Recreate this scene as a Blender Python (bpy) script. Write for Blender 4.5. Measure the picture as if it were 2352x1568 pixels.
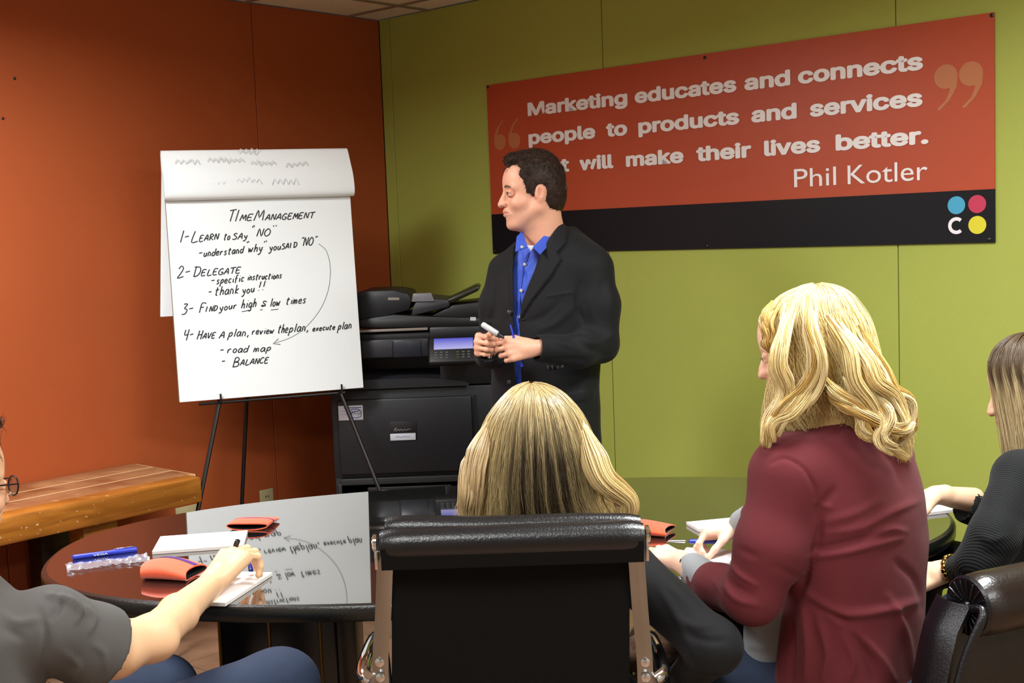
import bpy, bmesh, math, random
import numpy as np
from mathutils import Vector, Matrix, Quaternion, noise as mnoise
random.seed(3)
for _o in list(bpy.data.objects): bpy.data.objects.remove(_o)
SC = bpy.context.scene
COL = SC.collection
# ------------------------------------------------------------------ camera
CAM_H, FPX, PITCH, ROLL = 1.575, 2856.8, .088, -.0378
def _cam():
    F = Vector((0, math.cos(PITCH), -math.sin(PITCH))); R = Vector((1, 0, 0)); U = Vector((0, math.sin(PITCH), math.cos(PITCH)))
    c, s = math.cos(ROLL), math.sin(ROLL)
    return c*R+s*U, -s*R+c*U, F
CR, CU, CF = _cam()
cd = bpy.data.cameras.new('camera'); cd.sensor_width = 36; cd.lens = FPX/2352*36; cd.clip_start = .05
co = bpy.data.objects.new('camera', cd); COL.objects.link(co)
m = Matrix((CR, CU, -CF)).transposed().to_4x4(); m.translation = (0, 0, CAM_H); co.matrix_world = m
SC.camera = co
SC.view_settings.view_transform = 'Standard'; SC.view_settings.look = 'None'
SC.view_settings.exposure = -0.17; SC.view_settings.gamma = 1; SC.view_settings.use_curve_mapping = False
w = bpy.data.worlds.new('ambient_fill'); SC.world = w; w.use_nodes = True
w.node_tree.nodes['Background'].inputs[0].default_value = (1, 1, 1, 1); w.node_tree.nodes['Background'].inputs[1].default_value = .10  # weak even white background, added as ambient fill to brighten the upper walls

def ray(x, y): return CF+CR*((x-1176)/FPX)-CU*((y-784)/FPX)
def P(x, y, Y):                       # a point seen at (x, y) that stands Y metres in front
    d = ray(x, y); return d*(Y/d.y)+Vector((0, 0, CAM_H))
def Z(x, y, z):                       # a point seen at (x, y) that lies at height z
    d = ray(x, y); return d*((z-CAM_H)/d.z)+Vector((0, 0, CAM_H))
# the corner of the two walls, the direction of the green wall (G) and of the orange wall (O)
KR = 1.07                             # size of the room relative to the camera height
CORNER = Vector((-.5608*KR, 5.8736*KR, 0)); G = Vector((.7475703, -.66418269, 0)); O = Vector((-.66418269, -.7475703, 0)); UP = Vector((0, 0, 1))
ROOM_G, ROOM_O, ROOM_H = 6.2, 5.8, 1.575+.995*KR
def RW(sg, so, z=0): return CORNER+G*sg+O*so+UP*z
def on_plane(x, y, n, c):
    d = ray(x, y); o = Vector((0, 0, CAM_H)); return o+d*((c-o).dot(n)/d.dot(n))
# ------------------------------------------------------------------ ceiling lamps (recessed troffers; the only lamps besides the added ambient fill)
LAMPS = [(1.2, 2.85, .80), (3.7, 1.7, .78), (3.7, 4.2, .45), (1.2, 5.1, .3), (5.5, 3.0, .5)]
LAMP_POWER, LAMP_COL = 112, (.93, .975, 1)
for i, (sg, so, k) in enumerate(LAMPS):
    ld = bpy.data.lights.new('troffer_lamp', 'AREA'); ld.shape = 'RECTANGLE'; ld.size, ld.size_y = .5, 1.1
    ld.energy = LAMP_POWER*k; ld.color = LAMP_COL; ld.spread = math.radians(168)
    lo = bpy.data.objects.new('troffer_lamp', ld); COL.objects.link(lo); lo.location = RW(sg, so, ROOM_H-.035)
    lo.rotation_euler = (0, 0, math.atan2(G.y, G.x)); lo.visible_camera = True

# ------------------------------------------------------------------ materials
def lin(h):
    if isinstance(h, str):
        h = h.lstrip('#'); h = [int(h[i:i+2], 16)/255 for i in (0, 2, 4)]
        return tuple(c/12.92 if c <= .04045 else ((c+.055)/1.055)**2.4 for c in h)
    return tuple(h)
MATS = {}
def mat(name, col, rough=.5, metal=0, spec=.5, bump=0, bscale=200, var=0, vscale=5, emit=0, coat=0, sheen=0, alpha=1, attr=None, sss=0, stretch=None, trans=0, ior=1.5, aniso=None):
    if name in MATS: return MATS[name]
    m = bpy.data.materials.new(name); m.use_nodes = True; nt = m.node_tree; b = nt.nodes['Principled BSDF']; N = nt.nodes.new; L = nt.links.new
    c = lin(col); b.inputs['Base Color'].default_value = (*c, 1); b.inputs['Roughness'].default_value = rough
    b.inputs['Metallic'].default_value = metal; b.inputs['Specular IOR Level'].default_value = spec; b.inputs['IOR'].default_value = ior
    b.inputs['Coat Weight'].default_value = coat; b.inputs['Sheen Weight'].default_value = sheen; b.inputs['Alpha'].default_value = alpha
    b.inputs['Transmission Weight'].default_value = trans
    if sss: b.inputs['Subsurface Weight'].default_value = sss; b.inputs['Subsurface Radius'].default_value = (.012, .004, .002); b.inputs['Subsurface Scale'].default_value = 1
    tc = N('ShaderNodeTexCoord'); co_ = tc.outputs['Object']
    if stretch:
        mp = N('ShaderNodeMapping'); mp.inputs['Scale'].default_value = stretch; L(co_, mp.inputs['Vector']); co_ = mp.outputs[0]
    src = None
    if attr:
        a = N('ShaderNodeAttribute'); a.attribute_name = attr; src = a.outputs['Color']; L(src, b.inputs['Base Color'])
    if var:
        n = N('ShaderNodeTexNoise'); n.inputs['Scale'].default_value = vscale; n.inputs['Detail'].default_value = 6; L(co_, n.inputs['Vector'])
        mr = N('ShaderNodeMapRange'); mr.inputs['From Min'].default_value = .3; mr.inputs['From Max'].default_value = .7
        mr.inputs['To Min'].default_value = 1-var; mr.inputs['To Max'].default_value = 1+var; L(n.outputs[0], mr.inputs[0])
        mx = N('ShaderNodeVectorMath'); mx.operation = 'SCALE'
        if src: L(src, mx.inputs[0])
        else: mx.inputs[0].default_value = c
        L(mr.outputs[0], mx.inputs['Scale']); L(mx.outputs[0], b.inputs['Base Color'])
    if bump:
        n = N('ShaderNodeTexNoise'); n.inputs['Scale'].default_value = bscale; n.inputs['Detail'].default_value = 3; L(co_, n.inputs['Vector'])
        bp = N('ShaderNodeBump'); bp.inputs['Strength'].default_value = bump; bp.inputs['Distance'].default_value = .002; L(n.outputs[0], bp.inputs['Height']); L(bp.outputs[0], b.inputs['Normal'])
    if emit:
        b.inputs['Emission Color'].default_value = (*c, 1); b.inputs['Emission Strength'].default_value = emit
    MATS[name] = m; return m
# ------------------------------------------------------------------ object helpers
def origin(o):
    v = Vector(o.location)
    return v+origin(o.parent) if o.parent else v
def thing(name, label, cat, loc=(0, 0, 0), group=None):
    o = bpy.data.objects.new(name, None); COL.objects.link(o); o.location = loc; o.empty_display_size = .1
    o['label'] = label; o['category'] = cat
    if group: o['group'] = group
    return o
def tag(o, label, cat, group=None):
    o['label'] = label; o['category'] = cat
    if group: o['group'] = group
    return o
def obj(name, geo, m, parent=None, smooth=True, label=None, loc=None, color=None, sharp=None):
    v, f = geo; off = origin(parent) if parent else (Vector(loc) if loc is not None else Vector((0, 0, 0)))
    v = np.asarray(v, dtype=np.float64).reshape(-1, 3)-np.array(off)
    me = bpy.data.meshes.new(name)
    if isinstance(f, np.ndarray):
        nf = len(f); k = f.shape[1]
        me.vertices.add(len(v)); me.vertices.foreach_set('co', v.astype(np.float32).ravel())
        me.loops.add(nf*k); me.loops.foreach_set('vertex_index', f.astype(np.int32).ravel())
        me.polygons.add(nf); me.polygons.foreach_set('loop_start', np.arange(0, nf*k, k, dtype=np.int32)); me.update(calc_edges=True)
    else: me.from_pydata([tuple(x) for x in v], [], f); me.update()
    if color is not None:
        ca = me.color_attributes.new('col', 'FLOAT_COLOR', 'POINT'); ca.data.foreach_set('color', np.asarray(color, dtype=np.float32).ravel())
    me.materials.append(m); me.validate()
    if smooth:
        me.polygons.foreach_set('use_smooth', np.ones(len(me.polygons), dtype=bool))
        if smooth != 'all' and sharp is not False: me.set_sharp_from_angle(angle=math.radians(sharp or 40))
    o = bpy.data.objects.new(name, me); COL.objects.link(o)
    if parent: o.parent = parent
    elif loc is not None: o.location = loc
    if label: o['label'] = label
    return o
def join(*gs):
    V, F, n = [], [], 0
    for v, f in gs:
        v = np.asarray(v, float).reshape(-1, 3); V.append(v); F += [tuple(int(i)+n for i in q) for q in f]; n += len(v)
    return np.concatenate(V), F
def bmgeo(bm):
    bm.verts.ensure_lookup_table(); bm.verts.index_update()
    g = ([v.co[:] for v in bm.verts], [[v.index for v in f.verts] for f in bm.faces]); bm.free(); return g
def box(c, size, ax=None, bev=0, seg=2):           # axes ax = 3 unit vectors
    bm = bmesh.new(); bmesh.ops.create_cube(bm, size=1)
    for v in bm.verts: v.co = Vector((v.co.x*size[0], v.co.y*size[1], v.co.z*size[2]))
    if bev: bmesh.ops.bevel(bm, geom=bm.edges[:], offset=bev, segments=seg, affect='EDGES', profile=.5)
    v, f = bmgeo(bm); v = np.array(v)
    if ax is not None: v = v@np.array([list(a) for a in ax])
    return v+np.array(c), f
def frame(d, up=(0, 0, 1)):
    d = Vector(d).normalized(); up = Vector(up)
    if abs(d.dot(up)) > .97: up = Vector((0, 1, 0))
    x = d.cross(up).normalized(); return x, x.cross(d).normalized(), d
def tube(pts, r, seg=10, caps=True, flat=1, up=(0, 0, 1)):
    pts = [Vector(p) for p in pts]; n = len(pts); r = [r]*n if not hasattr(r, '__len__') else r
    V, F = [], []; x = None
    for i, p in enumerate(pts):
        d = (pts[min(i+1, n-1)]-pts[max(i-1, 0)]).normalized()
        if x is None: x, y, _ = frame(d, up)
        else:
            x = (x-d*x.dot(d)).normalized(); y = d.cross(x)*-1; y = x.cross(d)
        for k in range(seg):
            a = 2*math.pi*k/seg; V.append(p+x*math.cos(a)*r[i]+y*math.sin(a)*r[i]*flat)
    for i in range(n-1):
        for k in range(seg): F.append((i*seg+k, i*seg+(k+1) % seg, (i+1)*seg+(k+1) % seg, (i+1)*seg+k))
    if caps: F.append(tuple(range(seg))[::-1]); F.append(tuple((n-1)*seg+k for k in range(seg)))
    return [tuple(v) for v in V], F
def lathe(prof, base, axis=(0, 0, 1), seg=24):     # prof = [(r, h)...]
    x, y, d = frame(axis); V, F = [], []; n = len(prof)
    for r, h in prof:
        for k in range(seg):
            a = 2*math.pi*k/seg; V.append(tuple(Vector(base)+d*h+x*math.cos(a)*r+y*math.sin(a)*r))
    for i in range(n-1):
        for k in range(seg): F.append((i*seg+k, i*seg+(k+1) % seg, (i+1)*seg+(k+1) % seg, (i+1)*seg+k))
    F.append(tuple(range(seg))[::-1]); F.append(tuple((n-1)*seg+k for k in range(seg)))
    return V, F
def prism(poly, c, u, v, n, t, bev=0):             # polygon (a, b) in the plane u, v extruded t along n
    bm = bmesh.new(); c, u, v, n = map(Vector, (c, u, v, n))
    vs = [bm.verts.new(c+u*a+v*b) for a, b in poly]; f = bm.faces.new(vs)
    r = bmesh.ops.extrude_face_region(bm, geom=[f]); nv = [g for g in r['geom'] if isinstance(g, bmesh.types.BMVert)]
    bmesh.ops.translate(bm, verts=nv, vec=n*t); bmesh.ops.recalc_face_normals(bm, faces=bm.faces)
    if bev: bmesh.ops.bevel(bm, geom=bm.edges[:], offset=bev, segments=2, affect='EDGES', profile=.5)
    return bmgeo(bm)
def sheet(rows, t=None):                           # grid of points -> quads, thickened by t along the normal
    R = [[Vector(p) for p in r] for r in rows]; n, k = len(R), len(R[0]); V = [tuple(p) for r in R for p in r]
    F = [(i*k+j, i*k+j+1, (i+1)*k+j+1, (i+1)*k+j) for i in range(n-1) for j in range(k-1)]
    if t:
        N = [Vector((0, 0, 0)) for _ in V]
        for f in F:
            a, b, c_, d = [Vector(V[q]) for q in f]; nn = (c_-a).cross(d-b)
            for q in f: N[q] += nn
        m_ = len(V); V += [tuple(Vector(V[i])+N[i].normalized()*t) for i in range(m_)]
        F2 = [tuple(q+m_ for q in f[::-1]) for f in F]
        ed = [i*k for i in range(n)], [i*k+k-1 for i in range(n)], list(range(k)), [(n-1)*k+j for j in range(k)]
        for e, s in zip(ed, (1, 0, 0, 1)):
            for a, b in zip(e[:-1], e[1:]): F2.append((a, b, b+m_, a+m_) if s else (b, a, a+m_, b+m_))
        F = F+F2
    return V, F
def ribbon(pts, n, wd, lift=.0006):                # a pen stroke lying on a plane with normal n
    pts = [Vector(p) for p in pts]; n = Vector(n); V, F = [], []
    for i, p in enumerate(pts):
        d = (pts[min(i+1, len(pts)-1)]-pts[max(i-1, 0)])
        s = d.cross(n).normalized()*wd*.5; V += [tuple(p+s+n*lift), tuple(p-s+n*lift)]
    F = [(2*i, 2*i+1, 2*i+3, 2*i+2) for i in range(len(pts)-1)]
    return V, F
def curve(ctrl, n=8):                              # Catmull-Rom through control points
    c = [Vector(p) for p in ctrl]; c = [c[0]*2-c[1]]+c+[c[-1]*2-c[-2]]; out = []
    for i in range(1, len(c)-2):
        for k in range(n):
            t = k/n; a, b, d, e = c[i-1:i+3]
            out.append(.5*((2*b)+(d-a)*t+(2*a-5*b+4*d-e)*t*t+(3*b-a-3*d+e)*t**3))
    out.append(c[-2]); return out
def _font():
    import os
    try: return bpy.data.fonts.load(os.path.join(bpy.utils.resource_path('LOCAL'), 'datafiles', 'fonts', 'Inter.woff2'))   # ships with Blender
    except Exception: return None
BUNDLED = _font()
def text_geo(s, width, height, o3, u, v, n, bold=0, capref=True, lift=.0015, res=4, font=BUNDLED):
    """solid letters: s stretched to width along u and height (cap height) along v, origin at the left end of the baseline"""
    c = bpy.data.curves.new('t', 'FONT'); c.body = s; c.fill_mode = 'FRONT'
    if font: c.font = font
    c.size = 1; c.offset = min(bold, 0); c.extrude = 0; c.resolution_u = res
    o = bpy.data.objects.new('t', c); COL.objects.link(o); dg = bpy.context.evaluated_depsgraph_get(); dg.update()
    me = bpy.data.meshes.new_from_object(o.evaluated_get(dg)); vs = np.array([q.co[:] for q in me.vertices]); fs = [tuple(p.vertices) for p in me.polygons]
    bpy.data.objects.remove(o); bpy.data.curves.remove(c); bpy.data.meshes.remove(me)
    if not len(vs): return [], []
    if bold > 0:                                     # embolden: the outline swept round a small circle
        n_ = len(vs); V_, F_ = [vs], list(fs)
        for q in range(10):
            a = 2*math.pi*q/10; V_.append(vs+np.array([math.cos(a)*bold, math.sin(a)*bold, .0014*(q+1)])); F_ += [tuple(i+n_*(q+1) for i in f) for f in fs]
        vs = np.concatenate(V_); fs = F_
    x0, x1 = vs[:, 0].min(), vs[:, 0].max(); cap = .729+bold*2
    X = (vs[:, 0]-x0)/(x1-x0)*width; Y = (vs[:, 1]+bold)/cap*height
    o3, u, v, n = map(np.array, (o3, u, v, n)); W = o3+X[:, None]*u+Y[:, None]*v+n*(lift+vs[:, 2:3]*.07)
    return W, fs
# ================================================================== the room
M_green = mat('green_vinyl', '#a0a74c', .62, bump=.25, bscale=900, var=.03, vscale=2, spec=.3)
M_orange = mat('orange_vinyl', '#a34d24', .62, bump=.25, bscale=900, var=.04, vscale=2, spec=.3)
M_joint = mat('panel_joint', '#4c4520', .8); M_jointo = mat('panel_joint_orange', '#70321c', .8)
M_ceil = mat('ceiling_tile', '#f2e4cc', .9, bump=.5, bscale=160, var=.04, vscale=60)
M_grid = mat('ceiling_grid', '#8d7c66', .6)
M_tile = mat('clay_tile', '#86664f', .35, bump=.3, bscale=40, var=.22, vscale=9, spec=.4)
M_grout = mat('grout', '#b09a82', .9)
M_plain = mat('cream_wall', '#aaa69c', .8, bump=.1)
M_base = mat('black_vinyl_base', '#1b1815', .5)
def struct(o): o['kind'] = 'structure'; return o
floor = struct(obj('floor', box(RW(ROOM_G/2, ROOM_O/2, -.058), (ROOM_G+.3, ROOM_O+.3, .1), (G, O, UP)), M_grout))
T = .415; tile_me = None
for i in range(-1, 15):
    for j in range(-1, 14):
        g0, g1 = max(.215+i*T-T+.003, 0), min(.215+i*T-.003, ROOM_G); o0, o1 = max(.07+j*T-T+.003, 0), min(.07+j*T-.003, ROOM_O)
        if g1-g0 < .03 or o1-o0 < .03: continue
        obj('floor_tile', box(RW((g0+g1)/2, (o0+o1)/2, -.005+random.uniform(-.0006, .0006)), (g1-g0, o1-o0, .01), (G, O, UP), .0015, 1), M_tile, floor, smooth=False)
def wall(name, m, mj, seams, length, along, inward, start, z1=ROOM_H, th=.05):
    c = start+along*(length/2)-inward*(th/2+.013)+UP*(z1/2)
    wl = struct(obj(name, box(c, (length+.1, th, z1), (along, inward, UP)), mj))
    s = [0]+list(seams)+[length]
    for a, b in zip(s[:-1], s[1:]):
        obj('wall_panel', box(start+along*((a+b)/2)-inward*.006+UP*(z1/2), (b-a-.0035, .012, z1), (along, inward, UP), .0015, 1), m, wl, smooth=False)
    return wl
wall_right = wall('wall_right', M_green, M_joint, [q*KR for q in (.068, 1.288, 2.508, 3.728, 4.948)], ROOM_G, G, O, CORNER)
wall_left = wall('wall_left', M_orange, M_jointo, [q*KR for q in (.725, 1.945, 3.165, 4.385)], ROOM_O, O, G, CORNER)
wall_back = wall('wall_back', M_plain, M_joint, [1.22, 2.44, 3.66, 4.88], ROOM_G, G, -O, RW(0, ROOM_O))
wall_side = wall('wall_side', M_plain, M_joint, [1.22, 2.44, 3.66, 4.88], ROOM_O, O, -G, RW(ROOM_G, 0))
# nail heads left in the orange wall
for x, y in ((33, 180), (6, 272)):
    p = on_plane(x, y, G, CORNER)
    o = obj('nail', lathe([(.006, 0), (.006, .002), (.003, .004)], p, G, 12), M_base, loc=p)
    tag(o, 'dark nail head in orange wall, %s' % ('upper one near the left edge' if y == 180 else 'lower one at the very left edge'), 'nail')
ceiling = struct(obj('ceiling', box(RW(ROOM_G/2, ROOM_O/2, ROOM_H+.04), (ROOM_G+.3, ROOM_O+.3, .04), (G, O, UP)), M_grid))
gs = [0]+[.35+.61*2*i for i in range(5)]+[ROOM_G]; os_ = [0, .2]+[.2+.61*i for i in range(1, 9)]+[ROOM_O]
lampcells = []
for i in range(len(gs)-1):
    for j in range(len(os_)-1):
        g0, g1, o0, o1 = gs[i]+.011, gs[i+1]-.011, os_[j]+.011, os_[j+1]-.011
        if g1-g0 < .03 or o1-o0 < .03: continue
        obj('ceiling_tile', box(RW((g0+g1)/2, (o0+o1)/2, ROOM_H+.012), (g1-g0+.016, o1-o0+.016, .016), (G, O, UP), .002, 1), M_ceil, ceiling, smooth=False)
def bars(lst, along_g):
    for s in lst:
        if along_g: g_ = box(RW(ROOM_G/2, s, ROOM_H-.001+.002), (ROOM_G, .024, .006), (G, O, UP))
        else: g_ = box(RW(s, ROOM_O/2, ROOM_H+.0005), (.024, ROOM_O, .006), (G, O, UP))
        obj('grid_bar', g_, M_grid, ceiling, smooth=False)
bars(os_[1:-1], True); bars(gs[1:-1], False)
M_lens = mat('lamp_lens', '#fff0d8', .4, emit=3.0); M_lampframe = mat('lamp_frame', '#d8d2c6', .4)
for i, (sg, so, k) in enumerate(LAMPS):
    nm = ['near the orange wall', 'over the table towards the green wall', 'behind the viewer on the orange side', 'behind the viewer in the middle', 'at the far right of the room'][i]
    t = thing('ceiling_light', 'recessed rectangular ceiling light %s' % nm, 'ceiling light', RW(sg, so, ROOM_H-.02))
    fr = join(*[box(RW(sg+a, so+b, ROOM_H-.008), s, (G, O, UP)) for a, b, s in ((-.29, 0, (.03, 1.22, .02)), (.29, 0, (.03, 1.22, .02)), (0, -.6, (.58, .03, .02)), (0, .6, (.58, .03, .02)))])
    obj('frame', fr, M_lampframe, t, smooth=False)
    obj('diffuser', box(RW(sg, so, ROOM_H-.008), (.55, 1.17, .008), (G, O, UP)), M_lens, t, smooth=False)
# skirting
for nm, a, b, d, L_, inn in (('baseboard_right', CORNER, None, G, ROOM_G, O), ('baseboard_left', CORNER, None, O, ROOM_O, G)):
    struct(obj(nm, box(a+d*(L_/2)+inn*.004+UP*.05, (L_, .008, .1), (d, inn, UP), .002, 1), M_base, smooth=False))
# outlets on the orange wall
M_ivory = mat('ivory_plastic', '#b7ab80', .4); M_slot = mat('outlet_slot', '#2a241c', .6)
for (x, y), w_, lb in (((430, 1192), .115, 'ivory wall outlet plate low on the orange wall beside the bench'), ((612, 1152), .075, 'ivory wall outlet plate low on the orange wall behind the easel')):
    p = on_plane(x, y, G, CORNER); t = thing('wall_outlet', lb, 'outlet', p, 'outlet plates on the orange wall')
    obj('cover_plate', box(p+G*.003, (w_, .006, .118), (O, G, UP), .002), M_ivory, t)
    for dz in (-.022, .022): obj('socket', join(*[box(p+G*.007+UP*(dz+.004)+O*a, (.003, .002, .009), (O, G, UP)) for a in (-.007, .007)]), M_slot, t, smooth=False)
# ================================================================== banner
M_ban = mat('banner_print_orange', '#ac4628', .40, var=.02, spec=.4); M_banblk = mat('banner_print_black', '#0c0d12', .45, spec=.25)
M_let = mat('print_pale', '#e6e0dc', .4); M_letsh = mat('print_shade', '#84402c', .45); M_quote = mat('print_tan', '#b06a40', .4); M_screw = mat('black_screw', '#0c0c0c', .35)
B0, B1, BT, BB, BM = .6663, 2.8375, 2.205, 1.4827, 1.6527
def BP(s, z, n=0): return RW(s*KR, 0, CAM_H+(z-CAM_H)*KR)+O*n
ban = thing('wall_banner', 'long orange and black quotation banner screwed to the green wall', 'banner', BP((B0+B1)/2, BB))
obj('board', box(BP((B0+B1)/2, (BT+BM)/2, .006), ((B1-B0)*KR, .006, (BT-BM)*KR), (G, O, UP)), M_ban, ban, smooth=False)
obj('black_band', box(BP((B0+B1)/2, (BB+BM)/2, .006), ((B1-B0)*KR, .006, (BM-BB)*KR), (G, O, UP)), M_banblk, ban, smooth=False, label='black strip along the bottom of the banner')
def words(line, xs, z0, h, bold, sh=True, font=BUNDLED):
    for k, (w_, a, b) in enumerate(zip(line, xs[::2], xs[1::2])):
        if sh:
            pass
        obj('lettering', text_geo(w_, (b-a)*KR, h*KR, BP(a, z0, .0095), G, UP, O, bold=bold, font=font), M_let, ban, smooth=False)
        if sh: obj('letter_shadow', text_geo(w_, (b-a)*KR, h*KR, BP(a-.0045, z0-.001, .0075), G, UP, O, bold=bold, lift=.0006, font=font), M_letsh, ban, smooth=False)
words(['Marketing', 'educates', 'and', 'connects'], [.896, 1.411, 1.446, 1.902, 1.935, 2.121, 2.151, 2.606], 2.053, .077, .036)
words(['people', 'to', 'products', 'and', 'services'], [.895, 1.248, 1.302, 1.406, 1.459, 1.911, 1.961, 2.144, 2.195, 2.603], 1.935, .077, .036)
words(['that', 'will', 'make', 'their', 'lives', 'better.'], [.884, 1.109, 1.162, 1.334, 1.395, 1.665, 1.722, 1.958, 2.011, 2.233, 2.291, 2.622], 1.811, .077, .036)
words(['Phil', 'Kotler'], [2.129, 2.291, 2.334, 2.618], 1.694, .068, 0, True, None)
def quote(s, z, r, tail):                        # ball with a curling tail
    pts = []
    N_ = 20
    out = [(math.cos(a)*r, math.sin(a)*r) for a in [2*math.pi*i/N_ for i in range(N_)]]
    g1 = prism(out, BP(s, z, .009), G, UP, O, .0012)
    a = [(-r, 0), (-r*.92, r*.9), (-r*.35, r*1.9), (r*.55, r*2.75)]; b = [(r*.75, r*2.6), (r*.0, r*1.9), (-r*.35, r*1.1), (-r*.1, r*.6)]
    pl = [(x*tail, y*tail) for x, y in a+b]
    return join(g1, prism(pl, BP(s, z, .0091), G, UP, O, .0012))
for s in (.733, .815): obj('quote_mark', quote(s, 1.958, .036, 1), M_quote, ban, smooth=False)
for s in (2.681, 2.763): obj('quote_mark', quote(s, 2.022, .042, -1), M_quote, ban, smooth=False)
for s, z, c, n in ((2.713, 1.606, '#3f9bbd', 'blue dot of the logo'), (2.781, 1.607, '#b92f4f', 'crimson dot of the logo'), (2.781, 1.540, '#d2c62c', 'yellow dot of the logo')):
    obj('logo_dot', prism([(math.cos(a)*.031, math.sin(a)*.031) for a in [2*math.pi*i/28 for i in range(28)]], BP(s, z, .009), G, UP, O, .0012), mat('dot_'+c[1:], c, .4), ban, smooth=False, label=n)
cpts = [(2.713+math.cos(a)*.022, 1.540+math.sin(a)*.022) for a in [math.radians(48+i*264/20) for i in range(21)]]
obj('logo_letter', ribbon([BP(s, z, .0095) for s, z in cpts], O, .012, .001), mat('print_white', '#e6dfe2', .4), ban, smooth=False, label='white letter C of the logo')
for s, z in ((.674, 2.197), (1.769, 2.191), (2.830, 2.196), (1.759, 1.492), (2.818, 1.492), (.674, 1.492)):
    obj('screw', lathe([(.007, 0), (.007, .002), (.004, .0035)], BP(s, z, .009), O, 12), M_screw, ban)
# ================================================================== bench by the orange wall
def wood(name, c1, c2, sc=(2, 30, 30), scratch=.5, rough=.45):
    m = bpy.data.materials.new(name); m.use_nodes = True; nt = m.node_tree; b = nt.nodes['Principled BSDF']; N = nt.nodes.new; L = nt.links.new
    tc = N('ShaderNodeTexCoord'); mp = N('ShaderNodeMapping'); mp.inputs['Scale'].default_value = sc; L(tc.outputs['Object'], mp.inputs[0])
    mp.inputs['Rotation'].default_value = (0, 0, 0)
    n = N('ShaderNodeTexNoise'); n.inputs['Scale'].default_value = 1; n.inputs['Detail'].default_value = 8; n.inputs['Distortion'].default_value = 1.2; L(mp.outputs[0], n.inputs[0])
    r = N('ShaderNodeValToRGB'); r.color_ramp.elements[0].color = (*lin(c1), 1); r.color_ramp.elements[1].color = (*lin(c2), 1)
    r.color_ramp.elements[0].position = .35; r.color_ramp.elements[1].position = .65; L(n.outputs[0], r.inputs[0])
    mp2 = N('ShaderNodeMapping'); mp2.inputs['Scale'].default_value = (9, 70, 70); mp2.inputs['Rotation'].default_value = (0, .25, .2); L(tc.outputs['Object'], mp2.inputs[0])
    n2 = N('ShaderNodeTexNoise'); n2.inputs['Scale'].default_value = 1; n2.inputs['Detail'].default_value = 2; L(mp2.outputs[0], n2.inputs[0])
    r2 = N('ShaderNodeValToRGB'); r2.color_ramp.elements[0].position = .68; r2.color_ramp.elements[1].position = .74; L(n2.outputs[0], r2.inputs[0])
    mx = N('ShaderNodeMix'); mx.data_type = 'RGBA'; mx.inputs[7].default_value = (*lin('#d9b892'), 1); L(r.outputs[0], mx.inputs[6])
    ml = N('ShaderNodeMath'); ml.operation = 'MULTIPLY'; ml.inputs[1].default_value = scratch; L(r2.outputs[0], ml.inputs[0]); L(ml.outputs[0], mx.inputs[0])
    L(mx.outputs[2], b.inputs['Base Color']); b.inputs['Roughness'].default_value = rough
    bp = N('ShaderNodeBump'); bp.inputs['Strength'].default_value = .2; bp.inputs['Distance'].default_value = .002; L(n.outputs[0], bp.inputs['Height']); L(bp.outputs[0], b.inputs['Normal'])
    return m
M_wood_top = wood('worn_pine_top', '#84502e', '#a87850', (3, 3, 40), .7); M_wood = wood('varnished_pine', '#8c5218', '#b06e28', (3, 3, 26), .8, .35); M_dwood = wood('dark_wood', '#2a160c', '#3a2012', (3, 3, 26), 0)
# top height .55: front right corner at (sg -.37..) => pull the bench out to fit in front of the wall
M_worn = mat('worn_wood', '#c79e74', .7, bump=.5, bscale=60)
BZ = CAM_H-.845*KR
bench = thing('wooden_bench', 'thick worn pine plank bench along the orange wall', 'bench', RW(.27, 2.45, 0))
BL0, BL1 = 1.42*KR, 3.5
for a, b in ((.012, .160), (.164, .300), (.304, .447)):
    p0 = (RW((a+b)/2, (BL0+BL1)/2, BZ-.045))
    obj('plank', box(p0, (BL1-BL0+random.uniform(-.004, .004), b-a, .09), (O, G, UP), .006), M_wood_top, bench)
obj('front_beam', box(RW(.4955, (BL0+BL1)/2+.02, BZ-.047), (BL1-BL0-.02, .092, .100), (O, G, UP), .01), M_wood, bench)
for sg_e in (.162, .302, .449): obj('worn_edge', box(RW(sg_e, (BL0+BL1)/2, BZ-.004), (BL1-BL0-.01, .0045, .009), (O, G, UP), .001, 1), M_worn, bench, smooth=False, label='pale worn plank edge')
obj('worn_edge', box(RW(.235, BL0-.003, BZ-.012), (.006, .43, .02), (O, G, UP), .002, 1), M_worn, bench, label='pale worn end of the planks')
for s in (1.95, 3.15):
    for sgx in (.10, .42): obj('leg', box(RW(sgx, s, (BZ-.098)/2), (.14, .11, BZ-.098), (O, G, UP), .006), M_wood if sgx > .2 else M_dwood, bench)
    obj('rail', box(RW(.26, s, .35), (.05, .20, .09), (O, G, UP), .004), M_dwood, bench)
obj('stretcher', box(RW(.26, 2.55, .16), (1.06, .05, .08), (O, G, UP), .004), M_dwood, bench)
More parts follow.
